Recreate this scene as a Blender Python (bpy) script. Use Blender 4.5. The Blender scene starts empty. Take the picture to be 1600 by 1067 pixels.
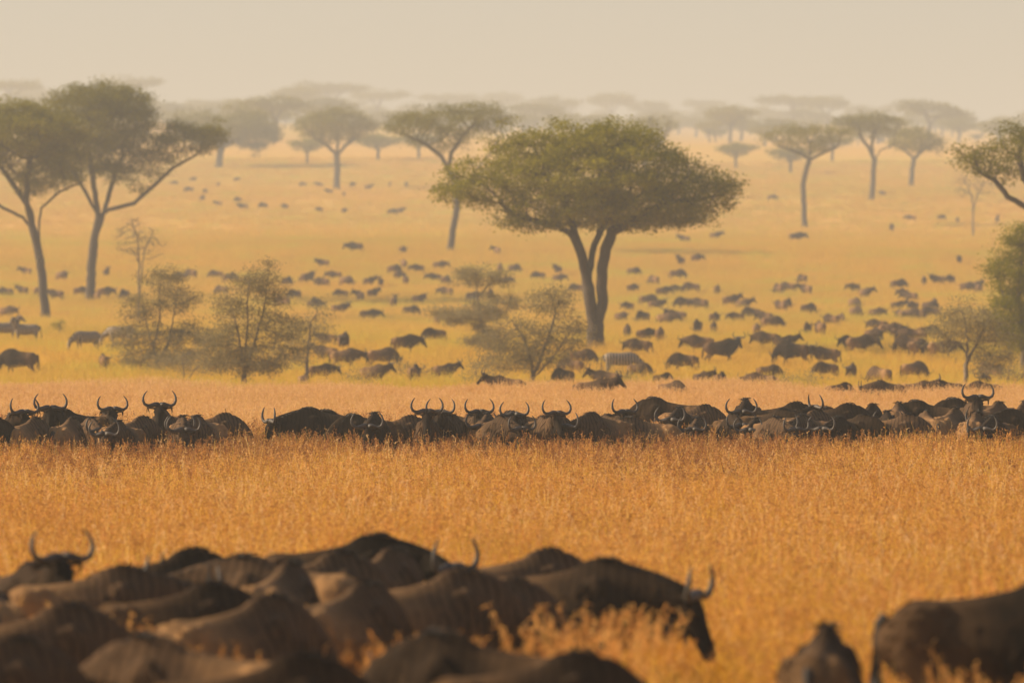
import bpy, bmesh, math, random
import numpy as np
from mathutils import Vector, Matrix

R = math.radians
sc = bpy.context.scene

# ------------------------------------------------------------------ camera
FPX = 1600 * 200 / 36.0          # focal length in photo pixels
EYE = 3.5                        # eye height above the plain
HOR = 465.0                      # photo row of eye level
cam_d = bpy.data.cameras.new('camera')
cam = bpy.data.objects.new('camera', cam_d)
sc.collection.objects.link(cam)
cam.location = (0, 0, EYE)
cam.rotation_euler = (R(90) - math.atan((533.5 - HOR) / FPX), 0, 0)
cam_d.lens = 200
cam_d.sensor_width = 36
cam_d.clip_start = 1
cam_d.clip_end = 20000
cam_d.dof.use_dof = True
cam_d.dof.focus_distance = 112
cam_d.dof.aperture_fstop = 2.1
sc.camera = cam

# ------------------------------------------------------------------ world + sun
SUN_EL, SUN_AZ = R(28), R(82)    # azimuth measured from +Y (view) towards -X (the sun stands beyond the herd, to the side)
w = bpy.data.worlds.new('World'); sc.world = w; w.use_nodes = True
nt = w.node_tree
bg = nt.nodes['Background']
sky = nt.nodes.new('ShaderNodeTexSky')
sky.sky_type = 'NISHITA'
sky.sun_disc = False
sky.sun_elevation = SUN_EL
sky.sun_rotation = -SUN_AZ
sky.altitude = 1500
sky.air_density = 1.0
sky.dust_density = 8.0
sky.ozone_density = 1.0
nt.links.new(sky.outputs[0], bg.inputs[0])
bg.inputs[1].default_value = 0.085

sun_d = bpy.data.lights.new('sun', 'SUN')
sun_d.energy = 5.0
sun_d.angle = R(0.5)
sun_d.color = (1.0, 0.77, 0.49)
sun = bpy.data.objects.new('sun', sun_d)
sc.collection.objects.link(sun)
sdir = Vector((-math.sin(SUN_AZ) * math.cos(SUN_EL), math.cos(SUN_AZ) * math.cos(SUN_EL), math.sin(SUN_EL)))
sun.rotation_euler = sdir.to_track_quat('Z', 'Y').to_euler()
sun.location = (-40, 60, 60)

sc.view_settings.view_transform = 'Standard'
sc.view_settings.look = 'None'
sc.view_settings.exposure = 0.70
sc.view_settings.gamma = 1.0
sc.render.engine = 'CYCLES'
sc.cycles.max_bounces = 6
sc.cycles.diffuse_bounces = 3
sc.cycles.glossy_bounces = 1
sc.cycles.transmission_bounces = 4
sc.cycles.volume_bounces = 0
sc.cycles.transparent_max_bounces = 8
sc.cycles.use_denoising = True
sc.cycles.caustics_reflective = False
sc.cycles.caustics_refractive = False

rng = np.random.default_rng(11)
random.seed(11)

# ------------------------------------------------------------------ helpers
def link(o, parent=None):
    sc.collection.objects.link(o)
    if parent is not None:
        o.parent = parent
    return o

def tag(o, label=None, cat=None, group=None, kind=None):
    if label: o['label'] = label
    if cat: o['category'] = cat
    if group: o['group'] = group
    if kind: o['kind'] = kind
    return o

def mesh_np(name, verts, faces, mat=None, smooth=False, attr=None):
    """verts (n,3); faces (m,4) or (m,3) or list of index lists"""
    me = bpy.data.meshes.new(name)
    verts = np.asarray(verts, dtype=np.float32)
    if isinstance(faces, np.ndarray):
        k = faces.shape[1]
        me.vertices.add(len(verts)); me.vertices.foreach_set('co', verts.ravel())
        me.loops.add(faces.size); me.loops.foreach_set('vertex_index', faces.astype(np.int32).ravel())
        me.polygons.add(len(faces))
        me.polygons.foreach_set('loop_start', np.arange(0, faces.size, k, dtype=np.int32))
        me.update(calc_edges=True)
    else:
        me.from_pydata(verts.tolist(), [], faces)
        me.update()
    if smooth:
        me.polygons.foreach_set('use_smooth', np.ones(len(me.polygons), dtype=bool))
    if attr:
        for an, vals in attr.items():
            a = me.attributes.new(an, 'FLOAT', 'POINT')
            a.data.foreach_set('value', np.asarray(vals, dtype=np.float32))
    if mat: me.materials.append(mat)
    return me

class N:
    """tiny shader-node helper"""
    def __init__(self, name):
        self.m = bpy.data.materials.new(name); self.m.use_nodes = True
        self.t = self.m.node_tree; self.t.nodes.clear()
        self.out = self.t.nodes.new('ShaderNodeOutputMaterial')
    def n(self, typ, ins=None, **kw):
        nd = self.t.nodes.new(typ)
        for k, v in kw.items(): setattr(nd, k, v)
        for k, v in (ins or {}).items():
            s = nd.inputs[k]
            if isinstance(v, bpy.types.NodeSocket): self.t.links.new(v, s)
            else: s.default_value = v
        return nd
    def surf(self, sock): self.t.links.new(sock, self.out.inputs['Surface'])
    def ramp(self, fac, stops):
        nd = self.t.nodes.new('ShaderNodeValToRGB')
        cr = nd.color_ramp
        while len(cr.elements) < len(stops): cr.elements.new(0.5)
        for e, (p, c) in zip(cr.elements, stops):
            e.position = p; e.color = (*c, 1)
        self.t.links.new(fac, nd.inputs[0])
        return nd.outputs[0]
    def mix(self, fac, a, b, blend='MIX'):
        nd = self.t.nodes.new('ShaderNodeMix'); nd.data_type = 'RGBA'; nd.blend_type = blend
        for i, v in ((0, fac), (6, a), (7, b)):
            if isinstance(v, bpy.types.NodeSocket): self.t.links.new(v, nd.inputs[i])
            else: nd.inputs[i].default_value = (*v, 1) if isinstance(v, tuple) else v
        return nd.outputs[2]
    def math(self, op, a, b=0.0, c=0.0):
        nd = self.t.nodes.new('ShaderNodeMath'); nd.operation = op
        for i, v in enumerate((a, b, c)):
            if isinstance(v, bpy.types.NodeSocket): self.t.links.new(v, nd.inputs[i])
            else: nd.inputs[i].default_value = v
        return nd.outputs[0]
    def attr(self, name): return self.n('ShaderNodeAttribute', attribute_name=name).outputs['Fac']

# ------------------------------------------------------------------ materials
def leafy(name, stops, trans=0.45, patch=None, patch_scale=0.06):
    """thin plant matter: diffuse + translucent; colour varies per blade (tint) and per plant, and by patches of the ground"""
    k = N(name)
    rnd = k.n('ShaderNodeObjectInfo').outputs['Random']
    f = k.math('ADD', k.math('MULTIPLY', k.attr('tint'), 0.65), k.math('MULTIPLY', rnd, 0.35))
    col = k.ramp(f, stops)
    if patch:
        pos = k.n('ShaderNodeNewGeometry').outputs['Position']
        nz = k.n('ShaderNodeTexNoise', {'Vector': pos, 'Scale': patch_scale, 'Detail': 3.0}).outputs[0]
        fac = k.n('ShaderNodeMapRange', {'Value': nz, 'From Min': 0.42, 'From Max': 0.66, 'To Min': 0.0, 'To Max': 0.65}).outputs[0]
        col = k.mix(fac, col, patch)
        nz2 = k.n('ShaderNodeTexNoise', {'Vector': pos, 'Scale': patch_scale * 7, 'Detail': 2.0}).outputs[0]
        f2 = k.n('ShaderNodeMapRange', {'Value': nz2, 'From Min': 0.5, 'From Max': 0.7, 'To Min': 0.0, 'To Max': 0.55}).outputs[0]
        col = k.mix(f2, col, (patch[0] * 0.92, patch[1] * 1.42, patch[2] * 1.1))
    d = k.n('ShaderNodeBsdfDiffuse', {'Color': col})
    t = k.n('ShaderNodeBsdfTranslucent', {'Color': col})
    mx = k.n('ShaderNodeMixShader', {0: trans, 1: d.outputs[0], 2: t.outputs[0]})
    k.surf(mx.outputs[0])
    return k.m

M = {}
M['straw'] = leafy('dry_grass', [(0.0, (0.32, 0.145, 0.014)), (0.3, (0.60, 0.335, 0.032)), (0.7, (0.80, 0.515, 0.080)), (1.0, (0.86, 0.64, 0.14))], 0.5, (0.68, 0.34, 0.045), 0.09)
M['seed'] = leafy('seed_head', [(0.0, (0.32, 0.135, 0.035)), (0.5, (0.60, 0.29, 0.075)), (1.0, (0.82, 0.50, 0.17))], 0.45)
M['stalk'] = leafy('pale_stalk', [(0.0, (0.80, 0.52, 0.12)), (1.0, (0.92, 0.72, 0.30))], 0.4)
M['seed_red_shaded'] = leafy('shaded_red_seed_head', [(0.0, (0.16, 0.065, 0.025)), (0.5, (0.34, 0.15, 0.055)), (1.0, (0.66, 0.38, 0.14))], 0.4)  # reddish seeds, darkened so their colour carries the shade of the animals
M['seed_pale'] = leafy('pale_seed_head', [(0.0, (0.50, 0.26, 0.10)), (0.5, (0.72, 0.43, 0.18)), (1.0, (0.86, 0.60, 0.30))], 0.45)
M['short'] = leafy('short_grass', [(0.0, (0.56, 0.33, 0.04)), (0.5, (0.67, 0.42, 0.055)), (1.0, (0.76, 0.49, 0.095))], 0.5, (0.56, 0.385, 0.045), 0.02)
M['leaf'] = leafy('acacia_leaf', [(0.0, (0.100, 0.095, 0.006)), (0.5, (0.205, 0.185, 0.008)), (1.0, (0.35, 0.285, 0.015))], 0.45)
M['leaf_fresh'] = leafy('fresh_leaf', [(0.0, (0.105, 0.105, 0.006)), (0.5, (0.210, 0.195, 0.010)), (1.0, (0.35, 0.295, 0.018))], 0.45)
M['leaf_grey'] = leafy('thorn_bush_leaf', [(0.0, (0.17, 0.135, 0.060)), (0.5, (0.25, 0.205, 0.095)), (1.0, (0.34, 0.28, 0.14))], 0.4)

def bark_mat(name, c0, c1):
    k = N(name)
    co = k.n('ShaderNodeTexCoord').outputs['Object']
    mp = k.n('ShaderNodeMapping', {'Vector': co, 'Scale': (6, 6, 1.2)}).outputs[0]
    nz = k.n('ShaderNodeTexNoise', {'Vector': mp, 'Scale': 2.5, 'Detail': 5.0}).outputs[0]
    col = k.ramp(nz, [(0.3, c0), (0.7, c1)])
    bp = k.n('ShaderNodeBump', {'Height': nz, 'Strength': 0.6, 'Distance': 0.05}).outputs[0]
    p = k.n('ShaderNodeBsdfPrincipled', {'Base Color': col, 'Roughness': 0.9, 'Normal': bp})
    k.surf(p.outputs[0]); return k.m
M['bark'] = bark_mat('acacia_bark', (0.030, 0.020, 0.012), (0.075, 0.048, 0.028))
M['twig'] = bark_mat('dry_twig', (0.10, 0.072, 0.052), (0.19, 0.145, 0.11))

def coat_mat():
    k = N('wildebeest_coat')
    co = k.n('ShaderNodeTexCoord').outputs['Object']
    coat = k.attr('coat')
    rnd = k.n('ShaderNodeObjectInfo').outputs['Color']     # each animal's coat tone; sunlight on the lit near ones is painted into it
    nz = k.n('ShaderNodeTexNoise', {'Vector': co, 'Scale': 4.5, 'Detail': 6.0, 'Roughness': 0.65}).outputs[0]
    f = k.math('ADD', coat, k.math('MULTIPLY', k.math('SUBTRACT', nz, 0.5), 0.8))
    rump = k.mix(rnd, (0.060, 0.035, 0.018), (0.30, 0.168, 0.072))
    col = k.n('ShaderNodeValToRGB')
    base = k.mix(k.n('ShaderNodeMapRange', {'Value': f, 'From Min': 0.04, 'From Max': 0.5}).outputs[0], rump, k.mix(rnd, (0.010, 0.007, 0.0045), (0.110, 0.066, 0.036)))
    base = k.mix(k.n('ShaderNodeMapRange', {'Value': f, 'From Min': 0.6, 'From Max': 0.95}).outputs[0], base, k.mix(rnd, (0.005, 0.004, 0.003), (0.022, 0.015, 0.010)))
    # brindle bars on neck and shoulder
    mp = k.n('ShaderNodeMapping', {'Vector': co, 'Rotation': (0, R(8), 0)}).outputs[0]
    wv = k.n('ShaderNodeTexWave', {'Vector': mp, 'Scale': 3.9, 'Distortion': 5.5, 'Detail': 3.0, 'Detail Scale': 1.6}, bands_direction='X').outputs['Fac']
    bar = k.n('ShaderNodeMapRange', {'Value': wv, 'From Min': 0.6, 'From Max': 0.9, 'To Min': 0.0, 'To Max': 0.5}).outputs[0]
    win = k.n('ShaderNodeMapRange', {'Value': coat, 'From Min': 0.2, 'From Max': 0.45}).outputs[0]
    col = k.mix(k.math('MULTIPLY', bar, win), base, (0.008, 0.006, 0.005))
    fur = k.n('ShaderNodeMapping', {'Vector': co, 'Scale': (25, 70, 70)}).outputs[0]
    fz = k.n('ShaderNodeTexNoise', {'Vector': fur, 'Scale': 1.0, 'Detail': 4.0}).outputs[0]
    bp = k.n('ShaderNodeBump', {'Height': fz, 'Strength': 0.35, 'Distance': 0.012}).outputs[0]
    p = k.n('ShaderNodeBsdfPrincipled', {'Base Color': col, 'Roughness': 0.85, 'Normal': bp, 'Specular IOR Level': 0.06})
    k.surf(p.outputs[0]); return k.m
M['coat'] = coat_mat()

def simple(name, c, rough=0.7, noise=0.25, scale=20):
    k = N(name)
    co = k.n('ShaderNodeTexCoord').outputs['Object']
    nz = k.n('ShaderNodeTexNoise', {'Vector': co, 'Scale': float(scale), 'Detail': 3.0}).outputs[0]
    col = k.ramp(nz, [(0.3, tuple(x * (1 - noise) for x in c)), (0.7, tuple(x * (1 + noise) for x in c))])
    bp = k.n('ShaderNodeBump', {'Height': nz, 'Strength': 0.3, 'Distance': 0.01}).outputs[0]
    p = k.n('ShaderNodeBsdfPrincipled', {'Base Color': col, 'Roughness': rough, 'Normal': bp})
    k.surf(p.outputs[0]); return k.m
M['horn'] = simple('horn', (0.045, 0.035, 0.027), 0.6, 0.4, 14)
M['mane'] = simple('mane_hair', (0.014, 0.010, 0.008), 0.8)
M['beard'] = simple('beard_hair', (0.03, 0.022, 0.016), 0.7)

def zebra_mat():
    k = N('zebra_coat')
    co = k.n('ShaderNodeTexCoord').outputs['Object']
    wv = k.n('ShaderNodeTexWave', {'Vector': co, 'Scale': 2.3, 'Distortion': 2.5, 'Detail': 1.5, 'Detail Scale': 1.0}, bands_direction='X').outputs['Fac']
    col = k.ramp(wv, [(0.40, (0.33, 0.25, 0.165)), (0.60, (0.04, 0.03, 0.022))])
    p = k.n('ShaderNodeBsdfPrincipled', {'Base Color': col, 'Roughness': 0.65})
    k.surf(p.outputs[0]); return k.m
M['zebra'] = zebra_mat()

def ground_mat():
    k = N('savanna_ground')
    pos = k.n('ShaderNodeNewGeometry').outputs['Position']
    mp = k.n('ShaderNodeMapping', {'Vector': pos, 'Scale': (0.012, 0.006, 0.01)}).outputs[0]
    big = k.n('ShaderNodeTexNoise', {'Vector': mp, 'Scale': 1.0, 'Detail': 5.0, 'Roughness': 0.6}).outputs[0]
    col = k.ramp(big, [(0.32, (0.69, 0.38, 0.09)), (0.47, (0.65, 0.37, 0.078)), (0.60, (0.57, 0.365, 0.055))])
    # the low ground at the foot of the slope is greener
    sep = k.n('ShaderNodeSeparateXYZ', {'Vector': pos})
    wob = k.math('MULTIPLY', k.math('SUBTRACT', big, 0.5), 260.0)
    yv = k.math('ADD', sep.outputs['Y'], wob)
    g1 = k.n('ShaderNodeMapRange', {'Value': yv, 'From Min': 160.0, 'From Max': 230.0}).outputs[0]
    g2 = k.n('ShaderNodeMapRange', {'Value': yv, 'From Min': 360.0, 'From Max': 520.0, 'To Min': 1.0, 'To Max': 0.0}).outputs[0]
    gm = k.math('MULTIPLY', k.math('MULTIPLY', g1, g2), 0.8)
    col = k.mix(gm, col, (0.60, 0.40, 0.05))
    fn = k.n('ShaderNodeTexNoise', {'Vector': k.n('ShaderNodeMapping', {'Vector': pos, 'Scale': (0.5, 0.16, 0.3)}).outputs[0], 'Scale': 1.0, 'Detail': 6.0, 'Roughness': 0.65}).outputs[0]
    col = k.mix(k.n('ShaderNodeMapRange', {'Value': fn, 'From Min': 0.45, 'From Max': 0.75, 'To Max': 0.6}).outputs[0], col, (0.48, 0.28, 0.05))
    bp = k.n('ShaderNodeBump', {'Height': fn, 'Strength': 0.5, 'Distance': 0.3}).outputs[0]
    p = k.n('ShaderNodeBsdfDiffuse', {'Color': col, 'Normal': bp})
    k.surf(p.outputs[0]); return k.m
M['ground'] = ground_mat()

# ------------------------------------------------------------------ terrain
PY = np.array([-400, 0, 190, 215, 240, 265, 285, 340, 400, 435, 515, 590, 740, 960, 1300, 1800, 2400, 3000, 3600, 4600, 8000], float)
PZ = np.array([0, 0, 0, -0.4, -0.4, -0.1, 0.5, 1.0, 1.6, 2.3, 4.95, 8.15, 12.4, 21.6, 36.4, 53.0, 73.0, 92.0, 100.0, 98.0, 92.0], float)
def pchip(x, X=PY, Z=PZ):
    h = np.diff(X); d = np.diff(Z) / h
    m = np.zeros_like(X); m[0] = d[0]; m[-1] = d[-1]
    for i in range(1, len(X) - 1):
        if d[i - 1] * d[i] <= 0: m[i] = 0
        else:
            w1 = 2 * h[i] + h[i - 1]; w2 = h[i] + 2 * h[i - 1]
            m[i] = (w1 + w2) / (w1 / d[i - 1] + w2 / d[i])
    x = np.asarray(x, float)
    i = np.clip(np.searchsorted(X, x) - 1, 0, len(X) - 2)
    t = np.clip((x - X[i]) / h[i], 0, 1)
    return ((1 + 2 * t) * (1 - t) ** 2 * Z[i] + t * (1 - t) ** 2 * h[i] * m[i]
            + t * t * (3 - 2 * t) * Z[i + 1] + t * t * (t - 1) * h[i] * m[i + 1])
def gz(x, y):
    x = np.asarray(x, float); y = np.asarray(y, float)
    far = np.clip((y - 300) / 600, 0, 1)
    u = far * (0.35 * np.sin(x * 0.045 + y * 0.013) + 0.25 * np.sin(x * 0.021 - y * 0.02 + 1.3))
    vf = np.clip((y - 1200) / 1500, 0, 1)
    u = u + vf * (6 * np.sin(x * 0.006 + 0.8 + y * 0.0007) + 3.5 * np.sin(x * 0.013 + y * 0.002))
    hill = 14 * np.exp(-((x - 620) / 420) ** 2) * np.clip((y - 2600) / 700, 0, 1)      # long hill on one side, far off
    return pchip(y) + u + hill
ys = np.concatenate([np.linspace(-400, 150, 12), np.linspace(165, 700, 60), np.linspace(720, 2600, 80), np.linspace(2660, 8000, 50)])
xs = np.concatenate([np.linspace(-3000, -420, 18), np.linspace(-400, 400, 101), np.linspace(420, 3000, 18)])
GX, GY = np.meshgrid(xs, ys)
GV = np.stack([GX, GY, gz(GX, GY)], -1).reshape(-1, 3)
nc = len(xs)
ii = (np.arange(len(ys) - 1)[:, None] * nc + np.arange(nc - 1)[None, :]).ravel()
ground = link(bpy.data.objects.new('ground', mesh_np('ground', GV, np.stack([ii, ii + 1, ii + 1 + nc, ii + nc], 1), M['ground'], True)))
tag(ground, 'rolling dry savanna ground rising to far hills', kind='structure')

def at_y(px, Y):
    x = (px - 800) / FPX * Y
    return Vector((x, Y, float(gz(x, Y))))
def at_row(px, py, up=0.0):
    """the spot on the ground whose point `up` metres above it shows on photo row py"""
    lo, hi = 30.0, 3200.0
    for _ in range(60):
        mid = (lo * hi) ** 0.5
        x = (px - 800) / FPX * mid
        row = HOR - (float(gz(x, mid)) + up - EYE) * FPX / mid
        if row > py: lo = mid
        else: hi = mid
    return at_y(px, lo)

# ------------------------------------------------------------------ haze
hz = N('dusty_haze')
vol = hz.n('ShaderNodeVolumePrincipled', {'Color': (0.98, 0.95, 0.87, 1), 'Density': 0.00053, 'Anisotropy': 0.0})
hz.t.links.new(vol.outputs[0], hz.out.inputs['Volume'])
x0, x1, y0, y1, z0, z1 = -3010, 3010, -410, 8010, -2.2, 140
hv = [(x, y, z) for z in (z0, z1) for y in (y0, y1) for x in (x0, x1)]
hf = [(0, 2, 3, 1), (4, 5, 7, 6), (0, 1, 5, 4), (2, 6, 7, 3), (0, 4, 6, 2), (1, 3, 7, 5)]
haze = link(bpy.data.objects.new('haze', mesh_np('haze', hv, hf, hz.m)))
tag(haze, 'pale dusty haze lying over the plain', kind='stuff')

# ------------------------------------------------------------------ acacias
def tube_tree(nodes, parent, rad, sides=6):
    nodes = np.asarray(nodes); n = len(nodes)
    dirs = np.zeros((n, 3))
    for i in range(n):
        if parent[i] >= 0: dirs[i] += (nodes[i] - nodes[parent[i]])
    kid = np.zeros((n, 3))
    for i in range(n):
        if parent[i] >= 0: kid[parent[i]] += dirs[i] / (np.linalg.norm(dirs[i]) + 1e-9) * rad[i]
    t = dirs / (np.linalg.norm(dirs, axis=1, keepdims=True) + 1e-9) + kid / (np.linalg.norm(kid, axis=1, keepdims=True) + 1e-9)
    t /= np.linalg.norm(t, axis=1, keepdims=True) + 1e-9
    ref = np.tile(np.array([[0.31, 0.95, 0.05]]), (n, 1))
    a = np.cross(t, ref); a /= np.linalg.norm(a, axis=1, keepdims=True) + 1e-9
    b = np.cross(t, a)
    ang = np.arange(sides) / sides * 2 * np.pi
    ring = nodes[:, None, :] + rad[:, None, None] * (np.cos(ang)[None, :, None] * a[:, None, :] + np.sin(ang)[None, :, None] * b[:, None, :])
    V = ring.reshape(-1, 3)
    c = np.array([i for i in range(n) if parent[i] >= 0]); p = np.asarray(parent)[c]
    j = np.arange(sides); j2 = (j + 1) % sides
    F = np.stack([p[:, None] * sides + j, p[:, None] * sides + j2, c[:, None] * sides + j2, c[:, None] * sides + j], -1).reshape(-1, 4)
    return V, F

def colonize(r, seeds, att, step, kill, infl, iters=60):
    nodes = []; parent = []
    for chain in seeds:
        prev = -1
        for k, (p, link_to) in enumerate(chain):
            nodes.append(np.array(p, float)); parent.append(link_to if link_to is not None else prev); prev = len(nodes) - 1
    alive = np.ones(len(att), bool)
    best = np.full(len(att), 1e9); who = np.zeros(len(att), int)
    def upd(i0):
        P = np.array(nodes[i0:])
        if len(P) == 0: return
        d = np.linalg.norm(att[:, None, :] - P[None], axis=2)
        k = d.argmin(1); dm = d[np.arange(len(att)), k]
        m = dm < best
        best[m] = dm[m]; who[m] = k[m] + i0
    upd(0)
    for _ in range(iters):
        act = alive & (best < infl)
        if not act.any(): break
        i0 = len(nodes)
        for i in np.unique(who[act]):
            s = att[act & (who == i)] - nodes[i]
            d = (s / (np.linalg.norm(s, axis=1, keepdims=True) + 1e-9)).mean(0) + r.normal(0, 0.16, 3)
            d /= np.linalg.norm(d) + 1e-9
            nodes.append(nodes[i] + d * step); parent.append(int(i))
        upd(i0)
        alive &= best > kill
        if len(nodes) > 4000: break
    return nodes, parent

def leaf_mesh(r, centers, per, spread, size, flat=0.45):
    n = len(centers) * per
    c = np.repeat(centers, per, 0) + r.normal(0, 1, (n, 3)) * np.array([spread, spread, spread * flat])
    u = r.normal(0, 1, (n, 3)); u[:, 2] *= 0.6; u /= np.linalg.norm(u, axis=1, keepdims=True)
    v = np.cross(u, r.normal(0, 1, (n, 3))); v /= np.linalg.norm(v, axis=1, keepdims=True) + 1e-9
    L = size * r.uniform(0.6, 1.4, (n, 1)); W = L * 0.42
    V = np.stack([c - u * L * 0.5, c + v * W * 0.5, c + u * L * 0.5, c - v * W * 0.5], 1).reshape(-1, 3)
    F = np.arange(n * 4).reshape(-1, 4)
    tint = np.repeat(np.clip(np.repeat(r.uniform(0, 1, len(centers)), per) * 0.6 + r.uniform(0, 0.4, n), 0, 1), 4)
    return V, F, tint

TREES = []
def make_tree(name, seed, seeds_xz, lobes, n_att, per, spread, size, r_base, leaf='leaf', bark='bark', step=0.4, tip=0.014,
              shell=0.55, flat=0.45, expo=1.95, infl=3.0, bare=False, sides=6, depth=None):
    """seeds_xz: limbs as [(x,z),...] in metres, a first entry that is an int pair (chain, index) starts on that limb;
    lobes: (cx, cz, rx, rz[, cy]) ellipsoids of the crown"""
    r = np.random.default_rng(seed)
    chains = []; index = {}
    cnt = 0
    for ci, ch in enumerate(seeds_xz):
        out = []; yy = 0.0; start = None; pts = ch
        if isinstance(ch[0], tuple) and len(ch[0]) == 3:
            start = index[(ch[0][0], ch[0][1])]; yy = ch[0][2]; pts = ch[1:]
        # resample every step
        full = []
        if start is not None: full.append((chains_flat[start][0], chains_flat[start][2]))
        full += list(pts)
        res = []
        for k in range(len(full) - 1):
            (ax, az), (bx, bz) = full[k], full[k + 1]
            m = max(1, int(round(math.hypot(bx - ax, bz - az) / step)))
            for q in range(m): res.append((ax + (bx - ax) * q / m, az + (bz - az) * q / m))
        res.append(full[-1])
        if ci == 0: chains_flat = []
        if start is not None: res = res[1:]
        y = chains_flat[start][1] if start is not None else 0.0
        for k, (px_, pz_) in enumerate(res):
            y += r.normal(0, 0.03) + (yy * step if start is not None else 0)
            jx = r.normal(0, 0.025)
            p = (px_ + jx, y, pz_)
            out.append((p, start if (k == 0 and start is not None) else None))
            chains_flat.append(p); index[(ci, k)] = cnt; cnt += 1
        index[(ci, -1)] = cnt - 1
        for fr in (0.25, 0.4, 0.5, 0.6, 0.75): index[(ci, fr)] = cnt - len(res) + int(fr * (len(res) - 1))
        chains.append(out)
    att = []
    vol_ = np.array([l[2] ** 2 * l[3] for l in lobes]) ** 0.75; vol_ /= vol_.sum()
    for l, fr in zip(lobes, vol_):
        k = max(6, int(n_att * fr))
        d = r.normal(0, 1, (k, 3)); d /= np.linalg.norm(d, axis=1, keepdims=True)
        rad = r.uniform(shell ** 3, 1, (k, 1)) ** (1 / 3)
        ry = depth if depth else l[2]
        p = d * rad * np.array([l[2], ry, l[3]]) + np.array([l[0], l[4] if len(l) > 4 else 0, l[1]])
        att.append(p)
    att = np.concatenate(att)
    nodes, parent = colonize(r, chains, att, step, step * 1.6, infl)
    nodes = np.array(nodes); n = len(nodes)
    acc = np.zeros(n); kids = np.zeros(n, int)
    for i in range(n):
        if parent[i] >= 0: kids[parent[i]] += 1
    order = range(n - 1, -1, -1)
    rad = np.full(n, tip)
    for i in order:
        if acc[i] > 0: rad[i] = max(tip, acc[i] ** (1 / expo))
        if parent[i] >= 0: acc[parent[i]] += rad[i] ** expo
    rad *= 1.0
    k = r_base / rad[0]
    rad = tip + (rad - tip) * (r_base - tip) / max(1e-6, rad[0] - tip)
    # root flare
    rad = rad * (1 + 0.45 * np.exp(-np.maximum(nodes[:, 2], 0) / 0.5) * (rad > r_base * 0.5))
    V, F = tube_tree(nodes, parent, rad, sides)
    tm = mesh_np(name + '_trunk', V, F, M[bark], True)
    cm = None
    if not bare:
        tips = nodes[(kids == 0)]
        thin = nodes[(kids > 0) & (rad < tip * 3.0)]
        cen = np.concatenate([tips, tips + r.normal(0, spread * 0.7, tips.shape), thin[r.random(len(thin)) < 0.6]])
        V, F, tint = leaf_mesh(r, cen, per, spread, size, flat)
        cm = mesh_np(name + '_crown', V, F, M[leaf], False, {'tint': tint})
    return tm, cm

def put_tree(meshes, loc, name, label, group=None, scale=1.0, rotz=0.0, cat='tree', sx=1.0):
    e = link(bpy.data.objects.new(name, None)); e.location = loc; e.rotation_euler.z = rotz
    e.scale = (scale * sx, scale * sx, scale)
    e.empty_display_size = 0.5
    tag(e, label, cat, group)
    o = link(bpy.data.objects.new('trunk', meshes[0]), e)
    if meshes[1]: link(bpy.data.objects.new('crown', meshes[1]), e)
    return e

def px2m(bx, by, s):
    def f(pts): return [((x - bx) / s, (by - y) / s) if len(p) == 2 else p for p in pts for x, y in [p[:2]]]
    def g(lobes): return [((l[0] - bx) / s, (by - l[1]) / s, l[2] / s, l[3] / s) + tuple(l[4:]) for l in lobes]
    return f, g

# the big forked acacia
loc = at_row(937, 553); s = FPX / loc.y
f, g = px2m(937, 553, s)
big = make_tree('big_acacia', 3, [
    f([(933, 556), (930, 520), (922, 470), (915, 430), (908, 395), (897, 370)]),
    [(0, -1, 0.15)] + f([(872, 352), (835, 345), (800, 335)]),
    [(0, 0.6, 0.2)] + f([(925, 395), (934, 370), (948, 345), (985, 315)]),
    [(0, -1, -0.2)] + f([(893, 345), (880, 310), (850, 270)]),
    [(0, 0.25, -0.05)] + f([(940, 480), (940, 430), (946, 390), (957, 362), (1000, 335), (1050, 315)]),
    [(4, 0.75, -0.25)] + f([(950, 345), (940, 300), (935, 250)]),
], g([(930, 270, 165, 66), (765, 283, 72, 46), (722, 308, 44, 28), (1085, 300, 66, 40), (1005, 315, 110, 45), (930, 218, 105, 30), (840, 325, 75, 32), (840, 232, 80, 30), (1128, 298, 34, 28), (1060, 335, 70, 22), (830, 348, 55, 16), (1040, 346, 60, 14), (925, 325, 110, 34)]),
    2700, 72, 0.36, 0.165, 0.44, leaf='leaf_fresh', step=0.36, infl=2.6, shell=0.35)
put_tree(big, loc, 'acacia_tree', 'large spreading acacia with a forked trunk and dense olive umbrella crown')

# twin acacias
loc = at_row(140, 474); s = FPX / loc.y
f, g = px2m(140, 474, s)
twin = make_tree('tall_acacia', 5, [
    f([(140, 476), (143, 420), (147, 375), (155, 340)]),
    [(0, -1, 0.1)] + f([(170, 328), (210, 318), (240, 290), (270, 262), (310, 240)]),
    [(0, -1, -0.1)] + f([(150, 310), (145, 270), (140, 230)]),
    [(0, 0.75, 0.25)] + f([(165, 320), (175, 280), (190, 240)]),
    [(0, -1, -0.3)] + f([(135, 300), (115, 265), (90, 240)]),
], g([(150, 190, 100, 62), (170, 165, 75, 36), (215, 215, 45, 35), (300, 215, 60, 26), (255, 235, 50, 28), (120, 240, 70, 40), (175, 250, 55, 30)]),
    1700, 74, 0.44, 0.20, 0.40, step=0.42, infl=3.0, shell=0.3)
put_tree(twin, loc, 'acacia_tree', 'tall acacia with a long low side limb reaching toward the bare shrub', sx=1.0)

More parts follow.
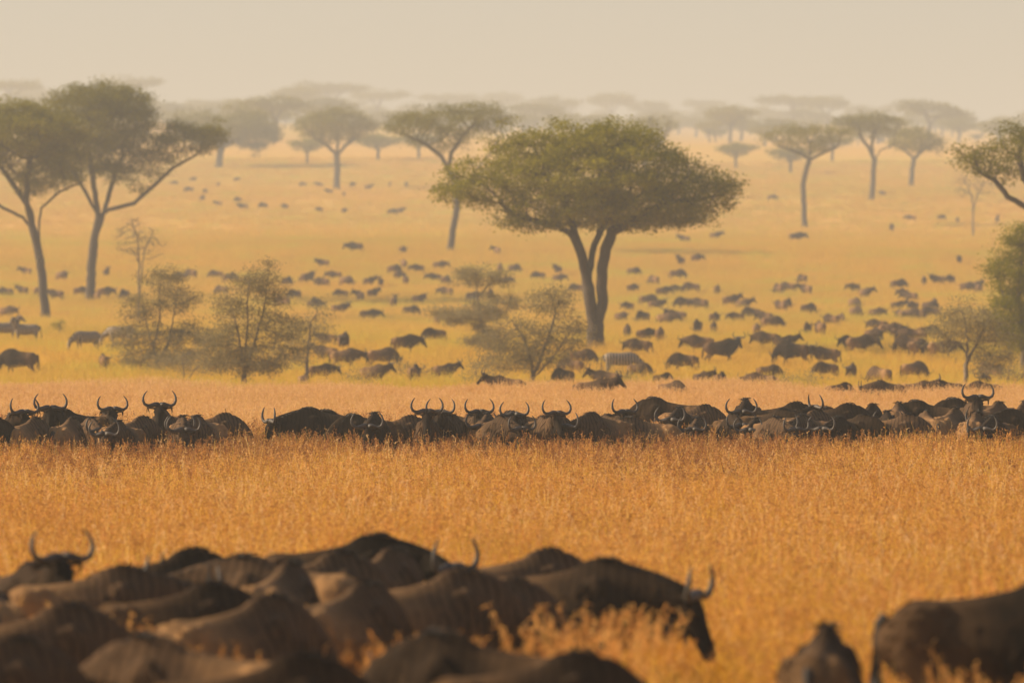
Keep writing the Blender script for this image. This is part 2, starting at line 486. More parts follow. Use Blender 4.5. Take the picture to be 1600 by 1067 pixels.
loc = at_row(72, 503); s = FPX / loc.y
f, g = px2m(72, 503, s)
lean = make_tree('leaning_acacia', 6, [
    f([(72, 505), (67, 450), (62, 400), (52, 360)]),
    [(0, -1, 0.1)] + f([(35, 340), (5, 325), (-40, 300)]),
    [(0, 0.75, -0.1)] + f([(62, 345), (66, 325), (95, 300), (130, 285)]),
    [(0, -1, -0.15)] + f([(42, 320), (45, 280), (50, 240)]),
    [(0, -1, 0.3)] + f([(48, 330), (20, 290), (-10, 250)]),
], g([(30, 210, 110, 45), (-40, 230, 80, 45), (85, 240, 55, 45), (20, 180, 70, 26), (60, 275, 45, 22)]),
    1400, 74, 0.44, 0.20, 0.34, step=0.42, infl=3.0, shell=0.35)
put_tree(lean, loc, 'acacia_tree', 'acacia with slightly leaning trunk standing in front of the tall long-limbed acacia')

# slim leaning tree behind the big one
loc = at_row(703, 396); s = FPX / loc.y
f, g = px2m(703, 396, s)
slim = make_tree('slim_acacia', 8, [
    f([(703, 398), (707, 360), (714, 325), (712, 290), (702, 265)]),
    [(0, -1, 0.1)] + f([(690, 245), (665, 225), (630, 210)]),
    [(0, -1, -0.1)] + f([(705, 240), (722, 215), (740, 195)]),
    [(0, 0.75, 0.15)] + f([(730, 285), (765, 240), (785, 210)]),
], g([(700, 190, 100, 24), (645, 198, 50, 20), (765, 185, 42, 24), (735, 175, 60, 18), (690, 215, 60, 18)]),
    900, 52, 0.48, 0.20, 0.34, step=0.5, infl=4.0, shell=0.3)
put_tree(slim, loc, 'acacia_tree', 'flat-topped open acacia with a curved bare trunk behind the large forked acacia')

# mid-distance trees
def mid_tree(seed, bx, by, f_seeds, lobes, n, per, sp, sz, rb, label, leaf='leaf', step=0.6):
    loc = at_row(bx, by); s = FPX / loc.y
    f, g = px2m(bx, by, s)
    sd = []
    for ch in f_seeds:
        sd.append(([ch[0]] + f(ch[1:])) if len(ch[0]) == 3 else f(ch))
    t = make_tree('acacia%d' % seed, seed, sd, g(lobes), int(n * 1.5), int(per * 2), sp * 1.1, sz * 1.25, rb, leaf=leaf, step=step, infl=6.0, shell=0.3)
    put_tree(t, loc, 'acacia_tree', label)
    return t
T1 = mid_tree(21, 1257, 356, [[(1257, 357), (1256, 320), (1254, 290), (1260, 262), (1265, 250)], [(0, -1, .1), (1285, 240), (1310, 228)], [(0, -1, -.1), (1250, 240), (1215, 228)], [(0, -1, .2), (1266, 232), (1262, 215)]],
    [(1262, 208, 68, 15), (1225, 213, 38, 11), (1300, 212, 42, 14), (1262, 222, 50, 14)], 330, 20, 0.42, 0.22, 0.36, 'slender umbrella acacia with a kinked trunk and broad flat crown')
T2 = mid_tree(22, 1362, 313, [[(1362, 314), (1364, 280), (1366, 252)], [(0, -1, .1), (1358, 232), (1345, 215)], [(0, -1, -.1), (1375, 235), (1395, 228)], [(0, -1, .2), (1362, 228), (1368, 205)]],
    [(1355, 190, 52, 14), (1322, 192, 24, 12), (1392, 198, 24, 14), (1358, 202, 42, 12)], 280, 18, 0.5, 0.26, 0.42, 'open umbrella acacia with a thin straight trunk between two hazy acacias')
T3 = mid_tree(23, 1424, 291, [[(1424, 292), (1425, 265), (1428, 248)], [(0, -1, .1), (1415, 236), (1405, 230)], [(0, -1, -.1), (1440, 236), (1455, 228)]],
    [(1430, 222, 42, 20), (1428, 206, 22, 12), (1450, 228, 28, 14)], 260, 18, 0.55, 0.3, 0.42, 'small grey-green hazy acacia beside the open umbrella acacia')
T4 = mid_tree(24, 526, 297, [[(526, 298), (527, 265), (526, 243)], [(0, -1, .1), (512, 228), (490, 215)], [(0, -1, -.1), (540, 228), (562, 212)], [(0, -1, .2), (528, 225), (526, 200)]],
    [(522, 195, 58, 24), (490, 195, 34, 18), (558, 198, 32, 20), (522, 178, 42, 12)], 420, 20, 0.6, 0.3, 0.55, 'lone round-headed acacia standing by itself on the pale upper slope')
T5 = mid_tree(25, 342, 262, [[(342, 264), (343, 245), (346, 230)], [(0, -1, .1), (330, 222), (310, 212)], [(0, -1, -.1), (362, 222), (385, 212)]],
    [(360, 205, 75, 26), (312, 200, 45, 24), (400, 212, 42, 22), (385, 185, 35, 14)], 420, 20, 0.8, 0.4, 0.7, 'wide pale acacia fading into the haze beside the twin acacias')

# tree at the side with only its crown edge and one limb in view
loc = at_y(1665, 300); s = FPX / loc.y
by = HOR - (loc.z - EYE) * s
f, g = px2m(1665, by, s)
side = make_tree('side_acacia', 9, [
    f([(1665, by + 2), (1662, 480), (1655, 400), (1640, 350)]),
    [(0, -1, .1)] + f([(1605, 325), (1575, 308), (1555, 282), (1530, 268)]),
    [(0, -1, -.1)] + f([(1620, 310), (1600, 280), (1590, 245)]),
    [(0, -1, .2)] + f([(1660, 310), (1690, 280), (1730, 260)]),
], g([(1590, 245, 70, 34), (1545, 255, 60, 26), (1650, 235, 100, 42), (1620, 212, 70, 22), (1720, 250, 80, 36), (1512, 238, 30, 12)]),
    1100, 56, 0.36, 0.16, 0.40, step=0.4, infl=2.8, shell=0.3)
put_tree(side, loc, 'acacia_tree', 'dark acacia cut off by the picture edge, curved limb above the leafy bush')

# ------------------------------------------------------------------ bushes and young thorn trees
def bush(seed, bx, Y, stems, lobes, n, per, sp, sz, rb, name, label, leaf='leaf_grey', bark='twig', bare=False, step=0.22, shell=0.2, tip=0.008, depth=None, flat=0.45, by=None, group=None):
    loc = at_y(bx, Y); s = FPX / Y
    by = HOR - (loc.z - EYE) * s
    f, g = px2m(bx, by, s)
    sd = []
    for ch in stems:
        sd.append(([ch[0]] + f(ch[1:])) if len(ch[0]) == 3 else f([(ch[0][0], by + 2)] + ch[1:]))
    t = make_tree('%s%d' % (name, seed), seed, sd, g(lobes), int(n * 1.3), int(per * 5), sp * 1.5, sz * 1.1, rb, leaf=leaf, bark=bark, step=step, infl=3.5, shell=shell, bare=bare, tip=tip, sides=5, depth=depth, flat=flat)
    put_tree(t, loc, name, label, group, cat='bush')
bush(41, 248, 262, [[(248, 0), (244, 560), (230, 510), (222, 480)], [(0, 0.25, .15), (262, 540), (272, 490), (276, 460)], [(0, 0.4, -.2), (250, 500), (252, 440)]],
     [(222, 482, 34, 24), (280, 470, 36, 22), (252, 435, 40, 18), (215, 530, 46, 30), (292, 530, 50, 30), (250, 560, 70, 22)], 460, 12, 0.16, 0.085, 0.09, 'thorn_tree', 'feathery young thorn tree with tiered branches below the twin acacias')
bush(42, 383, 215, [[(381, 0), (382, 580), (374, 530), (362, 480)], [(0, 0.25, .15), (396, 540), (412, 480), (420, 420)], [(0, 0.4, -.2), (388, 500), (390, 440)]],
     [(362, 480, 34, 26), (392, 440, 40, 22), (424, 455, 34, 28), (350, 530, 44, 32), (430, 520, 52, 34), (385, 560, 74, 26), (420, 408, 20, 12)], 640, 15, 0.15, 0.075, 0.10, 'thorn_tree', 'bushy grey-green young thorn tree with a dark thin stem at the tall grass edge')
bush(43, 478, 235, [[(478, 0), (480, 560), (485, 510), (500, 475)]],
     [(480, 520, 40, 32), (498, 490, 24, 18), (458, 552, 42, 24)], 260, 7, 0.17, 0.08, 0.07, 'thorn_tree', 'thin wispy thorn shrub beside the bushy young thorn tree')
bush(44, 758, 285, [[(775, 0), (765, 540), (750, 500), (745, 450), (742, 430)], [(0, 0.5, .1), (715, 495), (690, 490)], [(0, 0.75, .1), (770, 440), (790, 435)]],
     [(748, 432, 48, 16), (702, 488, 38, 13), (772, 476, 44, 13), (735, 494, 62, 14), (760, 530, 40, 20)], 420, 14, 0.15, 0.085, 0.11, 'thorn_tree', 'young acacia with flat layered tiers of foliage beside the large forked acacia')
bush(45, 850, 232, [[(830, 0), (832, 570), (820, 530), (800, 500)], [(0, 0.25, .1), (852, 540), (868, 490), (862, 460)], [(0, 0.25, -.2), (862, 560), (890, 520)]],
     [(860, 470, 42, 28), (885, 520, 42, 34), (805, 525, 52, 30), (775, 562, 45, 22), (840, 555, 60, 26)], 600, 11, 0.17, 0.08, 0.10, 'thorn_tree', 'thin dusty thorn shrub in front of the forked acacia trunk')
bush(46, 1512, 225, [[(1508, 0), (1510, 570), (1512, 530), (1505, 490)], [(0, 0.4, .1), (1530, 530), (1548, 495)]],
     [(1510, 500, 50, 28), (1545, 520, 40, 26), (1480, 525, 32, 20), (1550, 560, 40, 20)], 460, 13, 0.16, 0.08, 0.09, 'thorn_tree', 'dusty young thorn tree with a forked stem beside the leafy green bush')
bush(47, 1600, 262, [[(1600, 0), (1598, 520), (1590, 450), (1600, 380)], [(0, 0.4, .1), (1570, 470), (1560, 430)], [(0, 0.4, .1), (1630, 470), (1650, 430)]],
     [(1590, 435, 42, 40), (1600, 380, 30, 34), (1580, 490, 40, 32), (1560, 420, 20, 22), (1640, 430, 50, 60), (1600, 520, 45, 30)], 900, 18, 0.18, 0.10, 0.14, 'leafy_bush', 'dense leafy green bush at the side, below the curved acacia limb', leaf='leaf_fresh', shell=0.4)
bush(48, 218, 395, [[(216, 0), (217, 410), (214, 370), (205, 345)], [(0, 0.25, .1), (225, 390), (240, 360)]],
     [(212, 375, 38, 34), (240, 385, 22, 22), (210, 345, 20, 10)], 520, 3, 0.2, 0.07, 0.08, 'bare_shrub', 'leafless purplish shrub behind the tiered young thorn tree', bark='twig', step=0.3, tip=0.024)
bush(49, 1520, 690, [[(1521, 0), (1520, 325), (1519, 310), (1512, 290)], [(0, 0.5, .1), (1528, 300), (1540, 285)]],
     [(1512, 290, 28, 22), (1540, 292, 18, 16)], 260, 2, 0.3, 0.1, 0.12, 'bare_tree', 'small leafless tree on the pale slope beneath the dark side acacia', step=0.45, tip=0.035)
bush(50, 93, 345, [[(93, 0), (93, 505)]], [(93, 506, 11, 9)], 60, 12, 0.12, 0.08, 0.05, 'small_shrub', 'small round dark shrub at the foot of the leaning acacia', leaf='leaf')
bush(51, 600, 248, [[(640, 0), (640, 575)]], [(645, 578, 30, 12)], 60, 6, 0.2, 0.08, 0.04, 'small_shrub', 'low dusty shrub among the far wildebeest at the tall grass edge')
for q, (bx, rx, tp, Y) in enumerate([(300, 70, 545, 245), (960, 40, 570, 236), (1250, 50, 582, 224), (1590, 50, 560, 232), (560, 30, 575, 228), (760, 40, 572, 226)]):
    by_ = HOR - (float(gz((bx - 800) / FPX * Y, Y)) - EYE) * FPX / Y
    bush(60 + q, bx, Y, [[(bx - 12, 0), (bx - 16, tp + 12)], [(0, 0.25, .1), (bx + 20, tp + 16)]], [(bx, tp + 22, rx, 22), (bx - rx * 0.4, tp + 14, rx * 0.5, 14)], 220, 5, 0.2, 0.07, 0.04, 'low_thorn_scrub',
         ['low grey thorn scrub between the tiered and the bushy young thorn trees', 'low dusty scrub past the forked acacia trunk', 'faint low scrub in front of the grazing far herd',
          'pale scrub below the leafy green bush', 'little scrub beside the wispy thorn shrub', 'low scrub at the foot of the flat-tiered young acacia'][q])

# far hazy trees along the top of the slope
def far_spec(seed, wide, high, n, per, sp, sz, dome):
    return make_tree('far_acacia%d' % seed, seed, [[(0, -0.3), (0.1, 2.0), (0.2, high * 0.45)], [(0, -1, .1), (wide * 0.35, high * 0.68)], [(0, -1, -.1), (-wide * 0.35, high * 0.68)], [(0, -1, .3), (0, high * 0.75)]],
        [(0, high * 0.80, wide, high * dome), (wide * 0.45, high * 0.74, wide * 0.5, high * dome * 0.8), (-wide * 0.45, high * 0.76, wide * 0.5, high * dome * 0.8)], int(n * 1.4), per * 3, sp, sz * 1.3, 0.45, step=0.9, infl=8, shell=0.2, sides=5)
FAR = [far_spec(71, 7.5, 12, 160, 14, 0.9, 0.5, 0.10), far_spec(72, 6.5, 13, 180, 14, 0.9, 0.5, 0.16), far_spec(73, 6, 9, 180, 14, 0.9, 0.5, 0.24)]
fars = [  # px, distance, top row, kind, label
    (20, 1500, 118, 0, 'faint flat-topped acacia fading in haze above the leaning acacia'), (205, 1600, 112, 0, 'faint wide acacia crown rising behind the twin acacias'),
    (430, 1250, 138, 1, 'hazy dark acacia behind the wide pale acacia'), (462, 1450, 126, 1, 'hazy rounded acacia topping the group by the wide pale acacia'), (400, 1350, 146, 2, 'hazy low acacia beside the wide pale acacia'),
    (516, 1650, 121, 0, 'small hazy umbrella acacia alone above the lone round-headed acacia'), (590, 1750, 134, 0, 'small hazy flat acacia beyond the lone round-headed acacia'),
    (705, 1900, 140, 0, 'very faint acacia behind the flat-topped open acacia'), (785, 2000, 136, 1, 'very faint rounded acacia above the flat-topped open acacia'),
    (862, 1700, 143, 2, 'faint broad acacia above the large forked acacia'), (955, 1750, 136, 1, 'faint sloping acacia crown above the large forked acacia'), (1015, 1800, 152, 2, 'faint low acacia beside the sloping faint crown'),
    (1100, 1900, 152, 0, 'tiny faint umbrella acacia in the open hazy gap'), (1240, 1600, 142, 0, 'hazy flat acacia behind the slender umbrella acacia'), (1292, 1550, 141, 1, 'hazy broad acacia crown behind the open umbrella acacia'),
    (1500, 1400, 172, 2, 'hazy rounded acacia behind the dark side acacia'), (1460, 1550, 178, 2, 'hazy low acacia beside the small grey-green acacia'), (1575, 1500, 180, 2, 'hazy squat acacia half behind the dark side acacia'),
    (1150, 1150, 222, 2, 'hazy grey thicket tree left of the slender umbrella acacia trunk'.replace('left of', 'beyond')), (1195, 1250, 200, 2, 'hazy grey tree beyond the slender umbrella acacia crown'), (1300, 1200, 205, 2, 'hazy tree standing low behind the slender umbrella acacia'),
    (1235, 1100, 232, 2, 'low hazy bush tree behind the kinked trunk'), (1390, 1250, 205, 2, 'hazy tree behind the open umbrella acacia trunk'), (480, 1150, 222, 2, 'low hazy bush tree beside the lone round-headed acacia'),
    (590, 1180, 226, 2, 'low hazy bush tree between the lone acacia and the flat-topped open acacia'), (655, 1200, 224, 2, 'low hazy bush tree half behind the flat-topped open acacia'),
    (280, 1450, 158, 2, 'hazy tree fading out behind the long-limbed acacia'), (330, 1700, 152, 1, 'very faint tree above the wide pale acacia'), (90, 1700, 138, 2, 'very faint tree behind the twin acacia crowns'),
    (650, 1700, 156, 2, 'very faint low tree beyond the flat-topped open acacia'), (820, 1500, 176, 2, 'faint hazy tree between the two flat crowns'), (1060, 1500, 176, 2, 'faint hazy tree beside the bare-topped acacia'),
    (1130, 1700, 168, 2, 'very faint tree in the hazy gap before the slender acacia'), (1345, 1850, 160, 2, 'very faint tree over the open umbrella acacia'), (1420, 1900, 172, 1, 'very faint tree over the small grey-green acacia'),
    (540, 1900, 148, 2, 'very faint tree low behind the small hazy umbrella acacia'), (-40, 1550, 128, 1, 'faint tree beside the leaning acacia crown'), (1640, 1600, 165, 1, 'faint tree behind the side acacia crown'), (10, 1250, 168, 2, 'hazy tree behind the leaning acacia crown')]
for q, (px, Y, top, kd, lab) in enumerate(fars):
    if Y >= 1400: Y = Y * 1.5
    elif Y > 1200: Y = Y * 1.15
    loc = at_y(px, Y); s = FPX / Y
    by = HOR - (loc.z - EYE) * s
    hh = [12.3, 14.8, 11.0][kd] ; sc_ = max(0.55, min(2.0, (by - top) / s / hh))
    put_tree(FAR[kd], loc, 'acacia_tree', lab, 'far acacias fading in the haze', sc_, rng.uniform(0, 6.3), sx=rng.uniform(1.1, 1.5))

# acacia whose thin bare crown shows over the big one
loc = at_y(1010, 900); s = FPX / loc.y; by = HOR - (loc.z - EYE) * s
f, g = px2m(1010, by, s)
thin = make_tree('thin_acacia', 31, [f([(1010, by + 2), (1009, 275), (1008, 250)]), [(0, -1, .1)] + f([(1025, 235), (1045, 205)]), [(0, -1, -.1)] + f([(995, 235), (980, 205)])],
    g([(1030, 192, 32, 16), (985, 200, 40, 16), (1005, 215, 45, 14)]), 400, 22, 0.45, 0.26, 0.4, step=0.6, infl=4, shell=0.2)
put_tree(thin, loc, 'acacia_tree', 'thin half-bare acacia top poking out above the large forked acacia')

# ------------------------------------------------------------------ animals
def loft(path, ups=None, seg=14, taper=None):
    """path rows: (x,y,z, halfwidth, halfheight, top_taper)"""
    P = np.array([p[:3] for p in path], float); n = len(P)
    T = np.gradient(P, axis=0); T /= np.linalg.norm(T, axis=1, keepdims=True) + 1e-9
    V = []
    for i in range(n):
        w_, h_ = path[i][3], path[i][4]; k = path[i][5] if len(path[i]) > 5 else 0
        up = np.array(ups[i]) if ups is not None else np.array([0, 0, 1.0])
        if abs(T[i] @ up) > 0.97: up = np.array([1.0, 0, 0.1])
        sd = np.cross(up, T[i]); sd /= np.linalg.norm(sd); u = np.cross(T[i], sd)
        for a in range(seg):
            t = a / seg * 2 * math.pi
            c, s_ = math.cos(t), math.sin(t)
            ww = w_ * (1 - k * max(0, s_) ** 1.3)
            V.append(P[i] + sd * c * ww + u * s_ * h_)
    F = []
    for i in range(n - 1):
        for a in range(seg):
            b = (a + 1) % seg
            F.append((i * seg + a, i * seg + b, (i + 1) * seg + b, (i + 1) * seg + a))
    F.append(tuple(range(seg - 1, -1, -1))); F.append(tuple((n - 1) * seg + a for a in range(seg)))
    return np.array(V), F

def union(parts, voxel, ratio, name):
    VV = []; FF = []; o = 0
    for V, F in parts:
        VV.append(V); FF += [tuple(i + o for i in f_) for f_ in F]; o += len(V)
    me = mesh_np(name + '_raw', np.concatenate(VV), FF)
    bm = bmesh.new(); bm.from_mesh(me); bmesh.ops.recalc_face_normals(bm, faces=bm.faces); bm.to_mesh(me); bm.free()
    ob = bpy.data.objects.new(name + '_raw', me); sc.collection.objects.link(ob)
    m = ob.modifiers.new('r', 'REMESH'); m.mode = 'VOXEL'; m.voxel_size = voxel
    m = ob.modifiers.new('s', 'SMOOTH'); m.factor = 0.5; m.iterations = 9
    m = ob.modifiers.new('d', 'DECIMATE'); m.ratio = ratio
    dg = bpy.context.evaluated_depsgraph_get()
    out = bpy.data.meshes.new_from_object(ob.evaluated_get(dg), depsgraph=dg)
    out.name = name
    bpy.data.objects.remove(ob); bpy.data.meshes.remove(me)
    out.polygons.foreach_set('use_smooth', np.ones(len(out.polygons), dtype=bool))
    return out

def blades(base, tipd, length, width, r, n_seg=2):
    """hair strips from base points along tipd, drooping"""
    V = []; F = []
    for b, d, L in zip(base, tipd, length):
        d = d / (np.linalg.norm(d) + 1e-9)
        sd = np.cross(d, r.normal(0, 1, 3)); sd /= np.linalg.norm(sd) + 1e-9
        o = len(V)
        for q in range(n_seg + 1):
            t = q / n_seg
            p = b + d * L * t + np.array([0, 0, -0.35 * L * t * t])
            w_ = width * (1 - t) + 0.002
            V += [p - sd * w_, p + sd * w_]
        for q in range(n_seg):
            F.append((o + 2 * q, o + 2 * q + 1, o + 2 * q + 3, o + 2 * q + 2))
    return np.array(V), np.array(F)

def tube_mesh(pts, radii, sides=8):
    P = np.array(pts); n = len(P)
    V, F = tube_tree(P, [-1] + list(range(n - 1)), np.array(radii), sides)
    return V, F

def wildebeest(name, seed, neck_pitch, neck_yaw, head_pitch, neck_len=0.62, far=False, step=0.0):
    """returns dict of part meshes. angles in degrees; head_pitch below horizontal"""
    r = np.random.default_rng(seed)
    trunk = [(-0.88, 0, 0.98, 0.04, 0.06, 0), (-0.83, 0, 0.94, 0.14, 0.18, 0.1), (-0.68, 0, 0.90, 0.215, 0.262, 0.2), (-0.42, 0, 0.875, 0.235, 0.275, 0.3), (-0.12, 0, 0.865, 0.265, 0.315, 0.4),
             (0.18, 0, 0.885, 0.275, 0.365, 0.5), (0.40, 0, 0.925, 0.255, 0.415, 0.62), (0.56, 0, 0.965, 0.225, 0.395, 0.66), (0.72, 0, 0.995, 0.18, 0.32, 0.6)]
    SX = 0.83
    trunk = [(x * SX, y, z + (0.02 if x < 0 else 0), w_ * 1.04, h_, k) for x, y, z, w_, h_, k in trunk]
    a, yw, hp = R(neck_pitch), R(neck_yaw), R(head_pitch)
    nb = np.array([0.50, 0, 1.02])
    nd = np.array([math.cos(a) * math.cos(yw), math.cos(a) * math.sin(yw), math.sin(a)])
    poll = nb + nd * neck_len
    ctrl = nb + np.array([0.30, 0, 0.02 if neck_pitch > -10 else -0.05])
    neck = []
    for q in range(6):
        t = q / 5
        p = (1 - t) ** 2 * nb + 2 * t * (1 - t) * ctrl + t * t * poll
        neck.append((*p, 0.17 - 0.085 * t, 0.30 - 0.165 * t, 0.4 * (1 - t)))
    hy = yw * 1.15
    hu = np.array([math.cos(hp) * math.cos(hy), math.cos(hp) * math.sin(hy), -math.sin(hp)])
    hs = np.array([-math.sin(hy), math.cos(hy), 0.0])
    hv = np.cross(hu, hs)
    hp0 = poll - hu * 0.06
    head = []; ups = []
    for t, w_, h_, off in ((0, 0.055, 0.07, 0.0), (0.05, 0.088, 0.115, 0.0), (0.15, 0.098, 0.125, -0.01), (0.27, 0.080, 0.105, -0.01), (0.40, 0.066, 0.082, -0.005), (0.49, 0.070, 0.076, 0.0), (0.56, 0.072, 0.066, -0.005), (0.60, 0.045, 0.040, -0.008)):
        p = hp0 + hu * t * 0.98 + hv * off
        head.append((*p, w_, h_, 0.1)); ups.append(hv)
    parts = [loft(trunk), loft(neck), loft(head, ups)]
    def blob(cx, cy, cz, rx, ry, rz):
        return loft([(cx + rx * q, cy, cz, max(0.01, ry * math.sqrt(1 - q * q)), max(0.01, rz * math.sqrt(1 - q * q))) for q in (-.98, -.8, -.5, 0, .5, .8, .98)], None, 10)
    for sgn in (-1, 1):     # shoulder blade, haunch, hip bone, eye ridge
        parts += [blob(0.35, 0.165 * sgn, 0.92, 0.16, 0.085, 0.28), blob(-0.47, 0.172 * sgn, 0.92, 0.18, 0.095, 0.24), blob(-0.36, 0.140 * sgn, 1.11, 0.06, 0.055, 0.05)]
        e = hp0 + hu * 0.16 + hs * sgn * 0.085 + hv * 0.055
        parts.append(blob(e[0], e[1], e[2], 0.035, 0.03, 0.028))
    # ears
    for sgn in (-1, 1):
        e0 = hp0 + hu * 0.06 + hs * sgn * 0.07 + hv * 0.02
        ed = hs * sgn * 0.95 - hv * 0.15 - hu * 0.28
        ear = [(*(e0 + ed * t), w_, h_) for t, w_, h_ in ((0, .03, .02), (0.08, .042, .018), (0.16, .034, .014), (0.23, .01, .008))]
        parts.append(loft(ear, [hv] * 4, 8))
    st = step
    for sgn in (-1, 1):
        d = st * sgn
        fl = [(0.39, .15, .92, .10, .17), (0.42, .155, .70, .085, .125), (0.40 + d * .3, .15, .56, .060, .075), (0.42 + d * .6, .14, .40, .042, .050), (0.42 + d * .8, .138, .24, .028, .032), (0.42 + d, .138, .11, .034, .038), (0.45 + d, .138, .05, .036, .045), (0.46 + d, .138, .005, .042, .06)]
        parts.append(loft([(x, y * sgn, z, w_, h_) for x, y, z, w_, h_ in fl], [(1, 0, 0)] * 8, 10))
        hl = [(-.46, .12, .96, .11, .22), (-.44, .155, .78, .105, .20), (-.41 - d * .2, .165, .62, .08, .13), (-.53 - d * .5, .15, .47, .05, .07), (-.585 - d * .7, .145, .40, .038, .055), (-.57 - d * .85, .14, .24, .030, .035), (-.555 - d, .14, .11, .036, .04), (-.53 - d, .14, .05, .038, .046), (-.52 - d, .14, .005, .042, .06)]
        parts.append(loft([(x, y * sgn, z, w_, h_) for x, y, z, w_, h_ in hl], [(1, 0, 0)] * 9, 10))
    body = union(parts, 0.034 if far else 0.021, 0.16 if far else 0.32, name)
    n = len(body.vertices); co = np.empty(n * 3, np.float32); body.vertices.foreach_get('co', co); co = co.reshape(-1, 3)
    # coat: 0 warm rump .. 0.55 dark shoulder .. 1 black face
    coat = np.clip((co[:, 0] + 0.5) / 0.8, 0, 1) * 0.58
    dh = np.clip((co - hp0) @ hu / 0.55, 0, 1); near = np.linalg.norm(co - (hp0 + np.outer(dh, hu) * 0.55), axis=1) < 0.2
    coat = np.where(near, np.maximum(coat, 0.72 + 0.3 * dh), coat)
    coat = np.where(co[:, 2] < 0.55, np.minimum(coat, 0.22), coat)
    at = body.attributes.new('coat', 'FLOAT', 'POINT'); at.data.foreach_set('value', coat.astype(np.float32))
    body.materials.clear(); body.materials.append(M['coat'])
    res = {'body': body}
    # horns
    up = -0.72 * hu + 0.69 * hv; up /= np.linalg.norm(up); fw = np.cross(hs, up)
    hpts = [(0.02, 0.05, 0.0), (0.09, 0.055, 0.01), (0.17, 0.035, 0.015), (0.245, 0.03, 0.02), (0.305, 0.065, 0.025), (0.335, 0.13, 0.02), (0.335, 0.20, 0.005), (0.31, 0.265, -0.015), (0.272, 0.315, -0.03), (0.25, 0.335, -0.035)]
    hpts = [(q[0] * 0.9, q[1] * 0.9, q[2]) for q in hpts]
    hr = [0.048, 0.046, 0.038, 0.032, 0.028, 0.024, 0.020, 0.015, 0.009, 0.003]
    horns = []
    for sgn in (-1, 1):
        pts = [hp0 + hu * 0.03 + hv * 0.075 + hs * sgn * q[0] + up * (q[1] - 0.03) + fw * q[2] for q in hpts]
        pts = [pts[0] + hs * sgn * -0.004] + pts
        V, F = tube_mesh(pts, [0.03] + hr, 6 if far else 10)
        horns.append((V, F))
    # mane along the neck ridge, beard below
    nb_ = 70 if far else 260
    base = []; dd = []; LL = []
    rid = [(0.30, 0, 1.30), (0.40, 0, 1.33), (0.50, 0, 1.335)] + [(p[0], p[1], p[2] + p[4] * 0.93) for p in neck[1:]] + [tuple(hp0 + hv * 0.10 + hu * 0.05)]
    rid = np.array(rid)
    for _ in range(nb_):
        t = r.uniform(0, len(rid) - 1.001); i = int(t); p = rid[i] + (rid[i + 1] - rid[i]) * (t - i)
        base.append(p + np.array([0, r.normal(0, 0.018), -0.02]))
        dd.append(np.array([-0.35, r.normal(0, 0.8), 0.45])); LL.append(r.uniform(0.05, 0.12))
    mv, mf = blades(base, dd, LL, 0.012 if far else 0.008, r)
    base = []; dd = []; LL = []
    low = np.array([(p[0], p[1], p[2] - p[4] * 0.9) for p in neck] + [tuple(hp0 + hu * 0.22 - hv * 0.09)])
    for _ in range(nb_):
        t = r.uniform(0.4, len(low) - 1.001); i = int(t); p = low[i] + (low[i + 1] - low[i]) * (t - i)
        base.append(p + np.array([0, r.normal(0, 0.02), 0.02])); dd.append(np.array([-0.1, r.normal(0, 0.25), -1])); LL.append(r.uniform(0.08, 0.2))
    bv, bf = blades(base, dd, LL, 0.012 if far else 0.008, r)
    tp = [(-0.70, 0, 1.06), (-0.745, 0, 1.01), (-0.765, 0, 0.90), (-0.765, 0.01, 0.76)]
    tv, tf = tube_mesh(tp, [0.04, 0.035, 0.025, 0.018], 6)
    base = [np.array(tp[3]) + np.array([0, 0, r.uniform(0, 0.2)]) for _ in range(30 if far else 90)]
    hv2, hf2 = blades(base, [np.array([r.normal(0, .12), r.normal(0, .12), -1]) for _ in base], [r.uniform(0.2, 0.48) for _ in base], 0.010, r)
    tv2 = np.concatenate([tv, hv2]); tf2 = np.concatenate([tf, hf2 + len(tv)])
    if far:
        # one small mesh: coat, horns, mane and tail with their own materials
        me = mesh_np(name, *join_q([(co, body)], [h for h in horns] + [(mv, mf), (bv, bf), (tv2, tf2)]))
        nf = len(body.polygons); mats = np.zeros(len(me.polygons), np.int32)
        k = nf
        for F_, mi in ((horns[0][1], 1), (horns[1][1], 1), (mf, 2), (bf, 3), (tf2, 2)):
            mats[k:k + len(F_)] = mi; k += len(F_)
        for m_ in ('coat', 'horn', 'mane', 'beard'): me.materials.append(M[m_])
        me.polygons.foreach_set('material_index', mats)
        me.polygons.foreach_set('use_smooth', np.ones(len(me.polygons), dtype=bool))
        cc = np.zeros(len(me.vertices), np.float32); cc[:n] = coat
        at = me.attributes.new('coat', 'FLOAT', 'POINT'); at.data.foreach_set('value', cc)
        return {'body': me}
    nrm = np.empty(n * 3, np.float32); body.vertices.foreach_get('normal', nrm); nrm = nrm.reshape(-1, 3)
    pick = r.choice(n, min(n, 1900), replace=False); pick = pick[co[pick, 2] > 0.5]
    pick = np.array([i for i in pick if not near[i]])
    long_ = coat[pick] > 0.34
    fd = nrm[pick] * 0.55 + np.stack([np.full(len(pick), -0.6), r.normal(0, .12, len(pick)), np.where(long_, -0.9, -0.5)], 1)
    fv, ff = blades(co[pick] - nrm[pick] * 0.006, fd, np.where(long_, r.uniform(.06, .13, len(pick)), r.uniform(.03, .06, len(pick))), 0.0075, r)
    res['shaggy_hair'] = mesh_np(name + '_hair', fv, ff, M['coat'], False, {'coat': np.repeat(np.clip(coat[pick] + r.normal(0, .14, len(pick)), 0, 1), 6)})
    res['horn'] = [mesh_np(name + '_horn', V, F, M['horn'], True) for V, F in horns]
    res['mane'] = mesh_np(name + '_mane', mv, mf, M['mane'])
    res['beard'] = mesh_np(name + '_beard', bv, bf, M['beard'])
    res['tail'] = mesh_np(name + '_tail', tv2, tf2, M['mane'])
    return res

